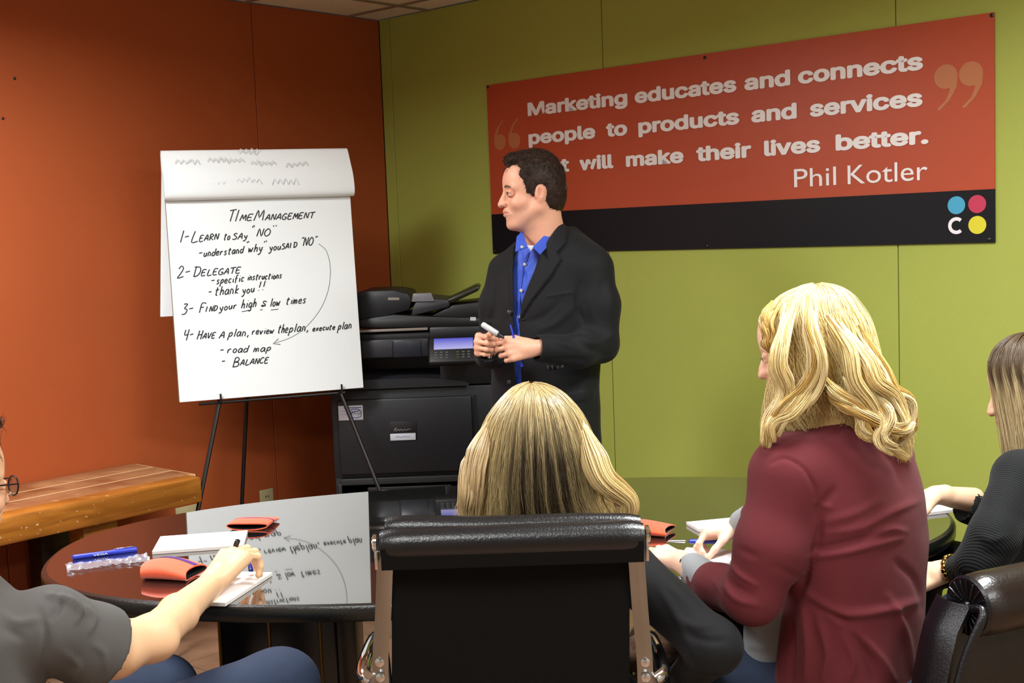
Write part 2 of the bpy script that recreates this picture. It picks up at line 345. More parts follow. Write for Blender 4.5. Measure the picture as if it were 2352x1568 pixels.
# ================================================================== copier
XA, YA, ZA = Vector((1, 0, 0)), Vector((0, 1, 0)), UP
M_cop = mat('copier_charcoal', '#1c1d22', .42, bump=.1, bscale=900, spec=.45); M_cop2 = mat('copier_dark', '#0e0e11', .45); M_cop3 = mat('copier_grey', '#2c2d33', .4)
M_copblue = mat('copier_blue_grey', '#20242f', .35); M_strip = mat('pale_strip', '#8a8078', .35); M_white = mat('white_sticker', '#c9ccd6', .5); M_silver = mat('silver_strip', '#c5c8cc', .3)
CY = 5.30
cop = thing('photocopier', 'big charcoal office photocopier in the corner behind the easel', 'photocopier', (-.43, CY+.25, 0))
def C(x, y, Y=CY): return P(x, y, Y)
def cbox(name, x0, x1, y0, y1, Yf, dep, m, par=cop, bev=.006, label=None):   # front face spans picture x0..x1, y0..y1 at depth Yf
    a = P((x0+x1)/2, (y0+y1)/2, Yf); sx = (x1-x0)/FPX*Yf; sz = (y1-y0)/FPX*Yf
    return obj(name, box((a.x, Yf+dep/2, a.z), (sx, dep, sz), None, bev), m, par, label=label)
XL, XR = -.787, -.064
def zb(name, x0, x1, z0, z1, y0, y1, m, par=cop, bev=.006, label=None):
    return obj(name, box(((x0+x1)/2, (y0+y1)/2, (z0+z1)/2), (x1-x0, y1-y0, z1-z0), None, bev), m, par, label=label)
zb('lower_cabinet', XL, XR, .06, .56, CY+.02, CY+.46, M_cop)
for a in (XL+.06, XR-.06):
    for b in (CY+.08, CY+.40): obj('caster', lathe([(.028, -.012), (.03, -.008), (.03, .008), (.028, .012)], (a, b, .030), XA, 16), M_cop2, cop)
for z0, z1 in ((.09, .30), (.31, .52)):
    d = zb('paper_drawer', XL+.01, XR-.01, z0, z1, CY-.004, CY+.02, M_cop, bev=.008)
    zb('drawer_grip', XL+.14, XR-.22, z1-.055, z1-.02, CY-.010, CY-.003, M_cop2, d, .004)
dr = cbox('upper_drawer', 780, 1118, 1093, 1150, CY-.004, .03, M_cop2)
cbox('silver_strip', 870, 993, 1124, 1137, CY-.016, .012, M_silver, dr, .003, 'pale silver edge of the drawer grip')
cbox('paper_gauge', 793, 831, 1133, 1142, CY-.010, .008, mat('gauge', '#85878c', .4), dr, .002)
cbox('main_housing', 762, 1135, 888, 1094, CY+.015, .44, M_cop)
door = cbox('front_door', 775, 1088, 912, 1088, CY-.004, .02, M_cop, bev=.01)
cbox('door_seam', 1092, 1096, 905, 1090, CY+.008, .01, M_cop2, bev=0)
npl = cbox('name_plate', 896, 957, 967, 1012, CY-.007, .004, M_cop2, door, .001)
sg_ = cbox('white_label', 896, 955, 995, 1011, CY-.010, .004, M_white, door, .001, 'white and blue label under the name plate')
st = cbox('sticker', 777, 834, 931, 965, CY-.007, .004, M_white, door, .001, 'white rectangular sticker with blue lettering')
def flatmark(x0, x1, y0, y1, Y, m, par, name='print'):
    a, b, c_, d = P(x0, y0, Y), P(x1, y0, Y), P(x1, y1, Y), P(x0, y1, Y)
    return obj(name, ([tuple(q) for q in (d, c_, b, a)], [(0, 1, 2, 3)]), m, par, smooth=False)
M_blue = mat('ink_blue', '#2b3a8c', .5); M_paleblue = mat('ink_pale', '#8f9cc4', .5)
# the marks on the sticker: an oval of script with a rule above
def ink(name, lines, wd, m, par, Y, n=(0, -1, 0)):
    return obj(name, join(*[ribbon([P(x, y, Y) for x, y in l], n, wd, 0) for l in lines]), m, par, smooth=False)
ink('sticker_lettering', [[(802, 945), (808, 940), (822, 939), (830, 944), (829, 956), (818, 960), (804, 957), (802, 945)], [(806, 955), (810, 944), (812, 952), (816, 944), (817, 952), (821, 946), (823, 953), (828, 947)], [(804, 948), (828, 942)], [(790, 937), (830, 935)]], .0032, M_blue, door, CY-.0078)
ink('sticker_lettering', [[(780, 945), (798, 944)], [(780, 952), (798, 951)]], .002, M_paleblue, door, CY-.0078)
ink('plate_lettering', [curve([(905, 990), (907, 984), (911, 983), (908, 988), (912, 989), (915, 985), (918, 989), (921, 985), (925, 989), (929, 985), (933, 988), (937, 985), (943, 986)], 3)], .0022, mat('plate_ink', '#8f8a86', .4), door, CY-.0082)
ink('label_lettering', [[(908, 1004), (914, 1002), (920, 1004), (928, 1002), (942, 1003)]], .003, M_paleblue, door, CY-.0108)
# output cavity and its curved tray
zt = P(800, 888, CY).z; zc = P(900, 822, CY).z; zu = P(900, 778, CY).z
obj('back_of_cavity', box((-.43, CY+.37, (zt+zu)/2), (.70, .18, zu-zt+.02)), M_cop2, cop, smooth=False)
zb('right_column', P(1010, 850, CY).x, XR, zt-.01, zu, CY+.01, CY+.34, M_cop)
pr = []
for i in range(17):
    t = i/16; x = XL+.01+t*.585; z = zt+.028*(1-max(0, (t-.6)/.4)**2) if True else 0; pr.append((x, z))
obj('output_tray', join(*[sheet([[(x, CY-.005+k*.30/4, z+.012*k/4) for k in range(5)] for x, z in pr], .006)]), M_cop3, cop)
obj('tray_face', sheet([[(x, CY-.006, z) for x, z in pr], [(x, CY-.006, zt-.012) for x, z in pr]], -.008), M_cop, cop)
# scanner unit
cbox('scanner_front', 815, 985, 779, 822, CY-.006, .45, M_cop3, bev=.008)
cbox('front_cover', 904, 968, 781, 820, CY-.012, .01, M_copblue, bev=.004)
cbox('front_cover', 831, 902, 783, 821, CY-.012, .01, M_cop3, bev=.004)
cbox('scanner_body', 812, 1135, 762, 782, CY+.01, .44, M_cop2, bev=.006)
cbox('side_panel', 985, 1128, 748, 778, CY+.0, .2, M_cop, bev=.01)
cbox('pale_trim', 815, 983, 755, 761, CY-.012, .012, M_strip, bev=.002, label='pale trim strip along the scanner glass edge')
# control panel: tilted slab with screen and keys
pa = P(1040, 806, CY-.07); px_ = Vector((1, 0, 0)); pn = Vector((0, -.80, .60)); pu = px_.cross(pn)*-1; pu = pn.cross(px_)
pt = obj('control_panel', box(pa, (.205, .132, .035), (px_, pu, pn), .012, 3), M_cop2, cop)
scr = bpy.data.materials.new('lcd'); scr.use_nodes = True; nt = scr.node_tree; b = nt.nodes['Principled BSDF']; tc = nt.nodes.new('ShaderNodeTexCoord'); gr = nt.nodes.new('ShaderNodeValToRGB'); sp = nt.nodes.new('ShaderNodeSeparateXYZ')
nt.links.new(tc.outputs['Generated'], sp.inputs[0]); nt.links.new(sp.outputs['Z'], gr.inputs[0]); nt.links.new(gr.outputs[0], b.inputs['Emission Color']); b.inputs['Emission Strength'].default_value = .9; b.inputs['Base Color'].default_value = (0, 0, 0, 1)
gr.color_ramp.elements[0].color = (*lin('#c9c6ff'), 1); gr.color_ramp.elements[1].color = (*lin('#4a52d8'), 1)
def pp(a, b_, c_=.0185): return pa+px_*a+pu*b_+pn*c_
obj('screen', box(pp(.004, .026), (.165, .053, .002), (px_, pu, pn)), scr, pt, smooth=False, label='lit blue touch screen')
M_key = mat('panel_key', '#5b5f60', .5); M_keyg = mat('panel_key_green', '#4f5a2e', .5)
for r_ in range(3):
    for c_ in range(7):
        if c_ == 3: continue
        obj('key', box(pp(-.07+c_*.023, -.016-r_*.013), (.012, .006, .003), (px_, pu, pn), .001, 1), M_keyg if c_ == 4 else M_key, pt)
# document feeder on top
zf = lambda x, y, Y=CY+.05: P(x, y, Y)
def slab(name, pts, y0, y1, m, par=cop, bev=.008, label=None):     # profile in x-z (given as picture points), extruded in depth
    q = [P(x, y, y0) for x, y in pts]; poly = [(a.x, a.z) for a in q]
    return obj(name, prism(poly, (0, y0, 0), (1, 0, 0), (0, 0, 1), (0, 1, 0), y1-y0, bev), m, par, label=label)
slab('glass_cover', [(800, 754), (818, 735), (905, 722), (985, 726), (1125, 730), (1125, 750), (985, 753)], CY+.0, CY+.40, M_cop2)
slab('feeder_housing', [(806, 748), (806, 678), (835, 668), (905, 666), (938, 672), (946, 690), (940, 712), (880, 728)], CY+.02, CY+.40, M_cop)
slab('feeder_base', [(944, 726), (948, 706), (960, 682), (1030, 688), (1034, 700), (1030, 706)], CY+.03, CY+.36, M_cop3)
slab('feeder_tray', [(960, 700), (1030, 686), (1094, 655), (1103, 659), (1100, 667), (1040, 695), (985, 715)], CY+.05, CY+.33, mat('tray_olive', '#24261a', .35), label='raised document tray')
slab('lid_rear', [(985, 728), (1040, 700), (1125, 690), (1125, 732)], CY+.04, CY+.40, M_cop2)
q = [P(x, y, CY+.026) for x, y in ((945, 693), (949, 674), (990, 672), (999, 692))]
obj('paper_guide', prism([(a.x, a.z) for a in q], (0, CY+.022, 0), (1, 0, 0), (0, 0, 1), (0, 1, 0), .012, .003), mat('clear_grey', '#77757c', .3), cop, label='pale grey paper guide')
flatmark(891, 917, 683, 689, CY+.0185, M_strip, cop, 'brand_mark')
flatmark(1080, 1093, 728, 736, CY-.002, M_silver, cop, 'badge')
# ================================================================== easel with flip chart
yw, tl = .3519, .0917
PU = Vector((math.cos(yw), math.sin(yw), 0)); PB = Vector((-math.sin(yw), math.cos(yw), 0)); PV = UP*math.cos(tl)+PB*math.sin(tl); PN = PU.cross(PV)   # PN points at the audience
KP = 1.0937; PC = Vector((-.9126*KP, 4.663*KP, CAM_H+(1.4573-CAM_H)*KP)); PW, PH = .686*KP, .9174*KP
def K(u, v, n=0): return PC+PU*u+PV*v+PN*n
def onpad(x, y):
    p = on_plane(x, y, PN, PC)-PC; return p.dot(PU), p.dot(PV)
M_paper = mat('flip_paper', '#e3e7e8', .75, bump=.05, bscale=20, spec=.2); M_ink = mat('marker_ink', '#17181c', .6); M_ghost = mat('ink_show_through', '#c3c8cb', .75); M_card = mat('grey_board', '#7a7258', .8)
M_blackmetal = mat('black_metal', '#0b0b0c', .35, spec=.5)
pad = thing('flip_chart_pad', 'white paper flip chart pad with handwritten notes on the easel', 'flip chart', K(0, -PH/2))
vb = .312
obj('page', box(K(0, (vb-PH/2)/2+.0, -.001), (PW, PH/2+vb, .004), (PU, PV, PN), .001, 1), M_paper, pad, label='front page with the time management notes')
obj('page_stack', box(K(0, (vb-PH/2)/2+.0, -.0065), (PW-.004, PH/2+vb-.004, .006), (PU, PV, PN), .001, 1), M_paper, pad)
obj('cardboard_back', box(K(0, -.02, -.0135), (PW+.004, PH-.046, .004), (PU, PV, PN), .001, 1), M_card, pad)
# flipped pages: up from the glued edge, over the top and down behind
prof = curve([(0, vb-.006, .004), (0, vb-.008, .022), (0, vb+.012, .040), (0, vb+.08, .040), (0, .44, .024), (0, .494, .008), (0, .504, -.008), (0, .492, -.026), (0, .42, -.034)], 5)
rows = []
for p in prof: rows.append([K(-PW/2-.006+(PW+.006)*j/8+.012*math.sin(min(1, (PH/2-p[1])*6)*1.2)*(j/8), p[1], p[2]+.002*math.sin(j*1.1)) for j in range(9)])
obj('turned_pages', sheet(rows, .0012), M_paper, pad, label='earlier pages folded over the top')
hang = []
for i in range(7):
    v = .42-i*.575/6; hang.append([K(-PW/2-.006+(PW+.006)*j/8, .42, -.034)+Vector((0, 0, v-.42))-PU*(.038*(i/6))-PN*(.012*i/6) for j in range(9)])
obj('hanging_pages', sheet(hang, .0012), M_paper, pad, label='turned pages hanging behind the pad')
# stroke letters: x 0..4, baseline 0, lower case height 3.4, capitals 6
SF = {
'A': ['0,0 2.6,6 3.6,0', '.8,2 3.6,2.3'], 'B': ['.6,0 1,6 3,5.6 3,3.8 1,3.2 3.4,2.6 3.2,.4 .3,0'], 'C': ['3.8,5 2.4,6 .6,4 .4,1.4 1.6,0 3.6,.8'], 'D': ['.6,0 1,6', '0,5.8 3.2,5.4 4,3 2.8,.6 .4,0'],
'E': ['3.8,5.8 1,5.6 .6,0 3.6,.2', '.8,3 3,3.2'], 'F': ['1,0 1.2,6 4,6', '1,3.2 3,3.4'], 'G': ['3.8,5 2.4,6 .6,4 .4,1.4 1.6,0 3.4,.6 3.5,2.4 2,2.4'], 'H': ['.6,0 1,6', '3.2,0 3.6,6', '.8,3 3.4,3.2'],
'I': ['1,0 1.4,6'], 'L': ['1.4,6 .8,0 4,.4'], 'M': ['.2,0 1.2,6 2.2,1.6 3.6,6 4,0'], 'N': ['.4,0 1,6 3.2,0 3.8,6'], 'O': ['2,6 .5,4 .5,1.4 2,0 3.6,1.6 3.6,4.2 2,6'], 'R': ['.6,0 1,6 3.2,5.4 3,3.6 1,3 3.8,0'],
'S': ['3.6,5.4 2,6 .8,4.6 3.2,2.6 3,.6 1.4,0 .2,.8'], 'T': ['2,0 2.4,6', '0,5.6 4.4,6.2'], 'U': ['.8,6 .6,1.4 1.8,0 3.2,1.2 3.6,6'], 'V': ['.4,6 1.6,0 3.8,6'], 'Y': ['.4,6 1.8,3 3.8,6', '1.8,3 1.4,0'],
'a': ['3,3 1.4,3.4 .4,1.6 1,0 2.4,.8 3,3.2 3,.4 3.6,0'], 'b': ['.8,6 .6,0 2.4,.2 3,2 2,3.2 .7,2.4'], 'c': ['3,2.8 1.6,3.4 .6,1.6 1.4,0 3,.5'], 'd': ['2.8,2.8 1.2,3.2 .4,1.2 1.4,0 2.8,1', '3.4,6 2.9,0'],
'e': ['.6,1.7 2.8,2 2.2,3.4 .8,2.8 .6,.8 1.8,0 3.2,.6'], 'f': ['3,5.6 2,6 1.4,4.4 1.2,-.6', '.4,3 2.6,3.3'], 'g': ['3,3 1.4,3.4 .5,1.6 1.6,.2 2.8,1.6', '3,3.2 2.8,-1.4 1.6,-2.2 .4,-1.4'], 'h': ['1,6 .6,0', '.7,1.8 2,3.3 2.8,2.4 2.8,0'],
'i': ['1.2,3.3 1.2,0', '1.5,4.7 1.6,5'], 'k': ['1,6 .8,0', '3,3.3 .9,1.4 3,0'], 'l': ['1.4,6 1,0'], 'm': ['.3,0 .6,3.3 1.4,2.8 1.8,0 2.2,3 3.2,2.8 3.4,0'], 'n': ['.6,0 .8,3.3 2,3.2 2.7,2 2.7,0'], 'o': ['1.8,3.4 .6,2 1,.2 2.4,.2 3,2 1.8,3.4'],
'p': ['.9,3.4 .4,-2.4', '.8,2.4 2.2,3.4 3,2 2,.4 .8,.6'], 'r': ['.7,3.3 .7,0', '.7,1.8 1.6,3.2 2.8,3.2'], 's': ['2.8,3 1.6,3.4 .8,2.4 2.4,1.2 1.8,.1 .4,.3'], 't': ['1.6,5.4 1.2,.4 2.4,.2', '.3,3.6 3,3.9'], 'u': ['.6,3.3 .6,.8 1.6,0 2.6,1.2 2.8,3.3 2.9,0'],
'v': ['.5,3.3 1.4,0 2.8,3.4'], 'w': ['.3,3.3 .8,0 1.8,2.4 2.4,0 3.6,3.4'], 'x': ['.5,3.3 2.8,0', '2.9,3.4 .4,0'], 'y': ['.5,3.3 1.4,.8 2.6,1.2', '3,3.4 2.2,-.8 1,-2.2 .2,-1.6'],
'1': ['1.6,6.2 .6,0'], '2': ['.4,4.8 1.8,6.2 3,4.6 1.6,2 .2,0 3.6,.4'], '3': ['.6,6 3,5.8 1.4,3.4 3.2,2.6 2.4,.2 .2,0'], '4': ['1,6 .6,3 3.4,3.2', '3.4,6 2.4,-.4'], '-': ['.5,2.6 3,2.8'], ',': ['1.4,.6 .8,-1.2'], '!': ['1.8,6 1.2,2', '1,.4 .9,0'],
'"': ['1,6.4 1,5.4', '2,6.6 2,5.6'], '&': ['3.2,3.6 1.6,4.4 1.4,3 2.8,1.6 1.2,.4 .8,1.4 3,.6'], "'": ['1,6.4 1,5.4'],
}
def write(s, x0, y0, x1, y1, h, wd=.0046, slant=.32, m=None, name='handwriting', capk=1.0):
    """write s along the baseline between two picture points; h = capital height in picture px"""
    a, b = Vector(onpad(x0, y0)), Vector(onpad(x1, y1)); d = b-a; L_ = d.length; d /= L_; nn = Vector((-d.y, d.x)); sc = h/555/6*.98
    adv = []; x = 0
    for ch in s:
        adv.append(x); x += 2.2 if ch == ' ' else (2.4 if ch in 'il1,!"\'' else (4.6 if ch.isupper() or ch in 'mw' else 3.9))
    k = L_/x; gs_ = []
    for ch, ax in zip(s, adv):
        for st in SF.get(ch, []):
            pt_ = [tuple(map(float, q.split(','))) for q in st.split()]
            jit = random.uniform(-.25, .25)
            pt_ = curve([(x_, y_+jit, 0) for x_, y_ in pt_], 3) if len(pt_) > 2 else pt_
            pts = []
            for q in pt_:
                gx = (ax+q[0])*k+q[1]*slant*sc; gy = q[1]*sc
                w2 = a+d*gx+nn*gy; pts.append(K(w2.x, w2.y, .0015))
            gs_.append(ribbon(pts, PN, wd, 0))
    return obj(name, join(*gs_), m or M_ink, pad, smooth=False)
def cr(x, y): return 340+x/2.489, 320+y/2.489
def wr(s, xa, ya, xb, yb, h, **k): return write(s, *cr(xa, ya), *cr(xb, yb), h/2.489, **k)
wr('TI', 452, 470, 530, 468, 66); wr('ME', 522, 466, 600, 464, 36); wr('M', 602, 464, 662, 462, 60); wr('ANAGEMENT', 668, 462, 950, 450, 34)
wr('1-', 180, 590, 238, 582, 62); wr('L', 240, 586, 290, 584, 62); wr('EARN', 290, 584, 405, 572, 34); wr('to', 430, 574, 470, 572, 40); wr('SAy', 480, 572, 570, 566, 34)
wr('"', 605, 566, 625, 560, 66, slant=.1); wr('NO', 618, 554, 700, 552, 44); wr('"', 700, 540, 735, 540, 46, slant=.1)
wr('-', 285, 668, 315, 664, 36); wr('understand', 315, 670, 545, 650, 40); wr('"', 560, 642, 580, 640, 54, slant=.1); wr('why', 570, 646, 655, 640, 46); wr('"', 660, 640, 685, 636, 54, slant=.1)
wr('you', 690, 636, 760, 630, 40); wr('SAID', 762, 630, 852, 615, 30); wr('"NO"', 868, 612, 960, 604, 48)
wr('2-', 165, 795, 245, 782, 62); wr('D', 256, 784, 300, 780, 56); wr('ELEGATE', 300, 780, 530, 764, 34)
wr('-', 355, 824, 385, 820, 34); wr('specific', 388, 828, 550, 812, 40); wr('instructions', 565, 806, 765, 794, 36)
wr('-', 340, 888, 365, 886, 34); wr('thank', 378, 894, 520, 880, 50); wr('you', 535, 882, 610, 872, 42); wr('!!', 622, 866, 670, 858, 50)
wr('3-', 190, 1000, 262, 990, 56); wr('F', 285, 990, 325, 988, 52); wr('IND', 325, 986, 395, 980, 30); wr('your', 405, 980, 510, 966, 38); wr('high', 530, 966, 620, 958, 50); wr('&', 640, 958, 680, 955, 46); wr('low', 695, 956, 755, 950, 46); wr('times', 785, 944, 905, 936, 44)
wr('4-', 200, 1148, 262, 1138, 56); wr('H', 275, 1144, 310, 1142, 50); wr('AVE', 310, 1140, 385, 1136, 32); wr('A', 405, 1136, 440, 1134, 38); wr('plan,', 455, 1130, 580, 1122, 44); wr('review', 590, 1116, 720, 1108, 38); wr('the', 738, 1108, 800, 1104, 50); wr('plan,', 802, 1104, 920, 1094, 48); wr('execute', 938, 1096, 1070, 1086, 32); wr('plan', 1082, 1090, 1165, 1080, 44)
wr('-', 405, 1220, 435, 1218, 34); wr('road', 448, 1222, 572, 1216, 40); wr('map', 600, 1216, 705, 1208, 38)
wr('-', 415, 1284, 442, 1282, 34); wr('B', 480, 1300, 525, 1296, 50); wr('ALANCE', 525, 1292, 690, 1276, 32)
def padline(pts, wd=.003, m=None, name='pen_line', n=6, lift=.0016):
    q = [K(*onpad(*cr(*p)), lift) for p in pts]; q = curve(q, n) if len(q) > 2 else q
    return obj(name, ribbon(q, PN, wd, 0), m or M_ink, pad, smooth=False)
padline([(975, 596), (1020, 640), (1042, 740), (1030, 860), (985, 970), (905, 1070), (820, 1130), (720, 1166)], .0022, mat('thin_ink', '#55585c', .6))
padline([(745, 1140), (714, 1168), (756, 1172)], .003, n=1)
padline([(535, 985), (590, 975)]); padline([(702, 975), (745, 970)]); padline([(640, 975), (655, 972)])
# show-through of the page below on the folded part: illegible pale strokes
zz = random.Random(5)
for (xa, xb, y) in ((150, 230, 130), (230, 290, 132), (335, 540, 125), (580, 720, 140), (780, 905, 150), (510, 620, 72), (340, 440, 250), (500, 640, 245), (700, 850, 250)):
    n_ = max(3, int((xb-xa)/14)); pts = [(xa+(xb-xa)*i/n_, y+(-14 if i % 2 else 12)+zz.uniform(-6, 6)) for i in range(n_+1)]
    q = []
    for p in pts:
        u_, v_ = onpad(*cr(*p)); t = (v_-vb)/(.50-vb); q.append(K(u_, v_, .0485-.030*max(0, t-.15)))
    obj('faint_writing', ribbon(curve(q, 3), PN, .003, 0), M_ghost, pad, smooth=False)
es = thing('easel', 'black metal tripod easel holding the flip chart', 'easel', (-1.05, 5.1, 0))
top = K(0, .36, -.060)
fl, fr_, rl = Vector((-1.33, 4.36, .012)), Vector((-.28, 4.43, .012)), Vector((-1.11, 5.05, .012))
bl, brr = P(508, 905, 4.50), P(762, 890, 4.66)
def leg(a, mid, foot, par):
    l = obj('leg', tube([a, mid, foot], [.009, .009, .008], 8), M_blackmetal, par)
    obj('rubber_foot', tube([foot+(mid-foot).normalized()*.035, foot], [.011, .012], 10), M_base, l); return l
bl2, br2 = K(-.215, -PH/2-.006, -.03), K(.28, -PH/2-.006, -.03)
leg(top+PU*-.02, bl2, Z(386, 1515, .012), es); leg(top+PU*.02, br2, Z(1018, 1490, .012), es); leg(top-PN*.03, P(566, 925, 5.30), Z(544, 1410, .012), es)
obj('support_bar', tube([K(-.30, -PH/2-.014, -.022), K(.30, -PH/2-.014, -.022)], .006, 8), M_blackmetal, es)
for u_ in (-.215, .28): obj('page_hook', tube([K(u_, -PH/2-.014, -.02), K(u_, -PH/2-.010, .012), K(u_, -PH/2+.022, .014)], .004, 8), M_blackmetal, es)
obj('spreader', tube([Z(445, 1200, .55)+Vector((0, .0, 0)), Z(445, 1200, .55)], .001, 3), M_blackmetal, es) if 0 else None
obj('apex_block', box(top-PN*.015, (.07, .05, .05), (PU, PV, PN), .006), M_blackmetal, es)
# ================================================================== conference table
def granite():
    m = bpy.data.materials.new('polished_granite'); m.use_nodes = True; nt = m.node_tree; b = nt.nodes['Principled BSDF']; N = nt.nodes.new; L = nt.links.new
    tc = N('ShaderNodeTexCoord'); n = N('ShaderNodeTexNoise'); n.inputs['Scale'].default_value = 420; n.inputs['Detail'].default_value = 2; L(tc.outputs['Object'], n.inputs[0])
    r = N('ShaderNodeValToRGB'); r.color_ramp.elements[0].position = .5; r.color_ramp.elements[0].color = (.006, .006, .006, 1); r.color_ramp.elements[1].position = .75; r.color_ramp.elements[1].color = (.045, .045, .043, 1)
    L(n.outputs[0], r.inputs[0]); L(r.outputs[0], b.inputs['Base Color']); b.inputs['Roughness'].default_value = .035; b.inputs['IOR'].default_value = 2.3; b.inputs['Coat Weight'].default_value = 1; b.inputs['Coat Roughness'].default_value = .02; b.inputs['Coat IOR'].default_value = 1.8
    return m
M_gran = granite(); M_granedge = mat('granite_edge', '#141513', .25, bump=.3, bscale=300, spec=.6)
TZ = .75; TC = Vector((-.035, 3.41, 0)); TAX = Vector((1, .085, 0)).normalized(); TAY = Vector((-TAX.y, TAX.x, 0))
def table_ring(a, b, n=2.35, N_=120):
    out = []
    for i in range(N_):
        t = 2*math.pi*i/N_; c, s = math.cos(t), math.sin(t)
        out.append((math.copysign(abs(c)**(2/n), c)*a, math.copysign(abs(s)**(2/n), s)*b))
    return out
def tp(u, v, z): return TC+TAX*u+TAY*v+UP*z
table = thing('conference_table', 'long oval conference table with a polished black granite top', 'table', TC)
A_, B_ = 1.24, .655
rings = [(A_-.022, B_-.022, TZ-.042), (A_-.006, B_-.006, TZ-.040), (A_, B_, TZ-.032), (A_, B_, TZ-.010), (A_-.004, B_-.004, TZ-.003), (A_-.014, B_-.014, TZ)]
V, F = [], []
for a, b, z in rings: V += [tuple(tp(u, v, z)) for u, v in table_ring(a, b)]
for i in range(len(rings)-1):
    for k in range(120): F.append((i*120+k, i*120+(k+1) % 120, (i+1)*120+(k+1) % 120, (i+1)*120+k))
F.append(tuple(range(120))[::-1])
obj('table_edge', (V, F), M_granedge, table)
obj('tabletop', ([tuple(tp(u, v, TZ)) for u, v in table_ring(A_-.014, B_-.014)], [tuple(range(120))]), M_gran, table, smooth=False)
M_ped = mat('pedestal_navy', '#0d1016', .25, spec=.5); M_brass = mat('brass_strip', '#7a6128', .35, metal=.6); M_pedw = mat('pedestal_brown', '#33291c', .3)
for cx in (-.62, .62):
    bx_ = box(tp(cx, 0, .355), (.30, .46, .70), (TAX, TAY, UP), .006)
    pdl = obj('pedestal', bx_, M_ped, table)
    for u_ in (-.155, -.03, .10): obj('brass_strip', box(tp(cx+u_+.01, -.233, .355), (.008, .008, .69), (TAX, TAY, UP), .002, 1), M_brass, pdl)
    obj('side_panel', box(tp(cx+.175, 0, .355), (.05, .44, .70), (TAX, TAY, UP), .004), M_pedw, pdl)
    obj('foot', box(tp(cx, 0, .02), (.46, .60, .04), (TAX, TAY, UP), .01), M_ped, table)
obj('beam', box(tp(0, 0, .66), (.95, .10, .09), (TAX, TAY, UP), .005), M_ped, table)
# ------------------------------------------------------------------ things on the table
TOP = TZ+.0006
def quadpad(name, corners, label, group, th=.009, mat_=None):
    """a paper pad whose top corners are seen at these picture points, lying on the table"""
    c = [Z(x, y, TZ+th) for x, y in corners]; cen = sum(c, Vector())/4; t = thing(name, label, 'notepad', (cen.x, cen.y, TOP), group)
    u = ((c[1]-c[0])+(c[2]-c[3])).normalized(); L1 = ((c[1]-c[0]).length+(c[2]-c[3]).length)/2; v = ((c[0]-c[3])+(c[1]-c[2])); v = (v-u*v.dot(u)); L2 = v.length/2; v.normalize()
    obj('pages', box((cen.x, cen.y, TOP+th*.42), (L1, L2, th*.84), (u, v, UP), .0005, 1), M_note, t, smooth=False)
    obj('cover_sheet', box((cen.x, cen.y, TOP+th*.92), (L1, L2, th*.14), (u, v, UP)), M_notetop, t, smooth=False)
    return t, cen, u, v, L1, L2
M_note = mat('note_edges', '#d8cfc8', .8, bump=.4, bscale=900); M_notetop = mat('note_white', '#f0efee', .7)
n1 = quadpad('notepad', [(373, 1232), (570, 1217), (558, 1252), (345, 1266)], 'white blank notepad at the back left of the table between the pouches', 'white notepads')
n2 = quadpad('notepad', [(490, 1310), (627, 1315), (515, 1384), (383, 1380)], 'white notepad under the hand of the man in the grey shirt', 'white notepads')
n3 = quadpad('notepad', [(1597, 1197), (1690, 1187), (1705, 1205), (1582, 1216)], 'white notepad lying beyond the writing hand of the woman in maroon', 'white notepads')
n4 = quadpad('notepad', [(1572, 1258), (1690, 1262), (1680, 1294), (1558, 1284)], 'white notepad under the writing hand of the woman in maroon', 'white notepads')
n5 = quadpad('notepad', [(2080, 1160), (2150, 1153), (2184, 1170), (2110, 1180)], 'white notepad at the right end of the table beside the woman in the black sweater', 'white notepads')
M_print = mat('small_print', '#a8abc0', .7)
for nn_, off in ((n1, (-.42, -.35)), (n1, (.40, .35))):
    t, cen, u, v, L1, L2 = nn_
    obj('small_print', box((cen+u*off[0]*L1+v*off[1]*L2)*1+Vector((0, 0, TOP+.00925-cen.z)), (.008, .004, .0003), (u, v, UP)), M_print, t, smooth=False)
M_or = mat('orange_neoprene', '#e2552c', .75, bump=.2, bscale=700, sheen=.3); M_purple = mat('purple_print', '#4c2a78', .6); M_blk = mat('black_lining', '#0c0a0a', .9)
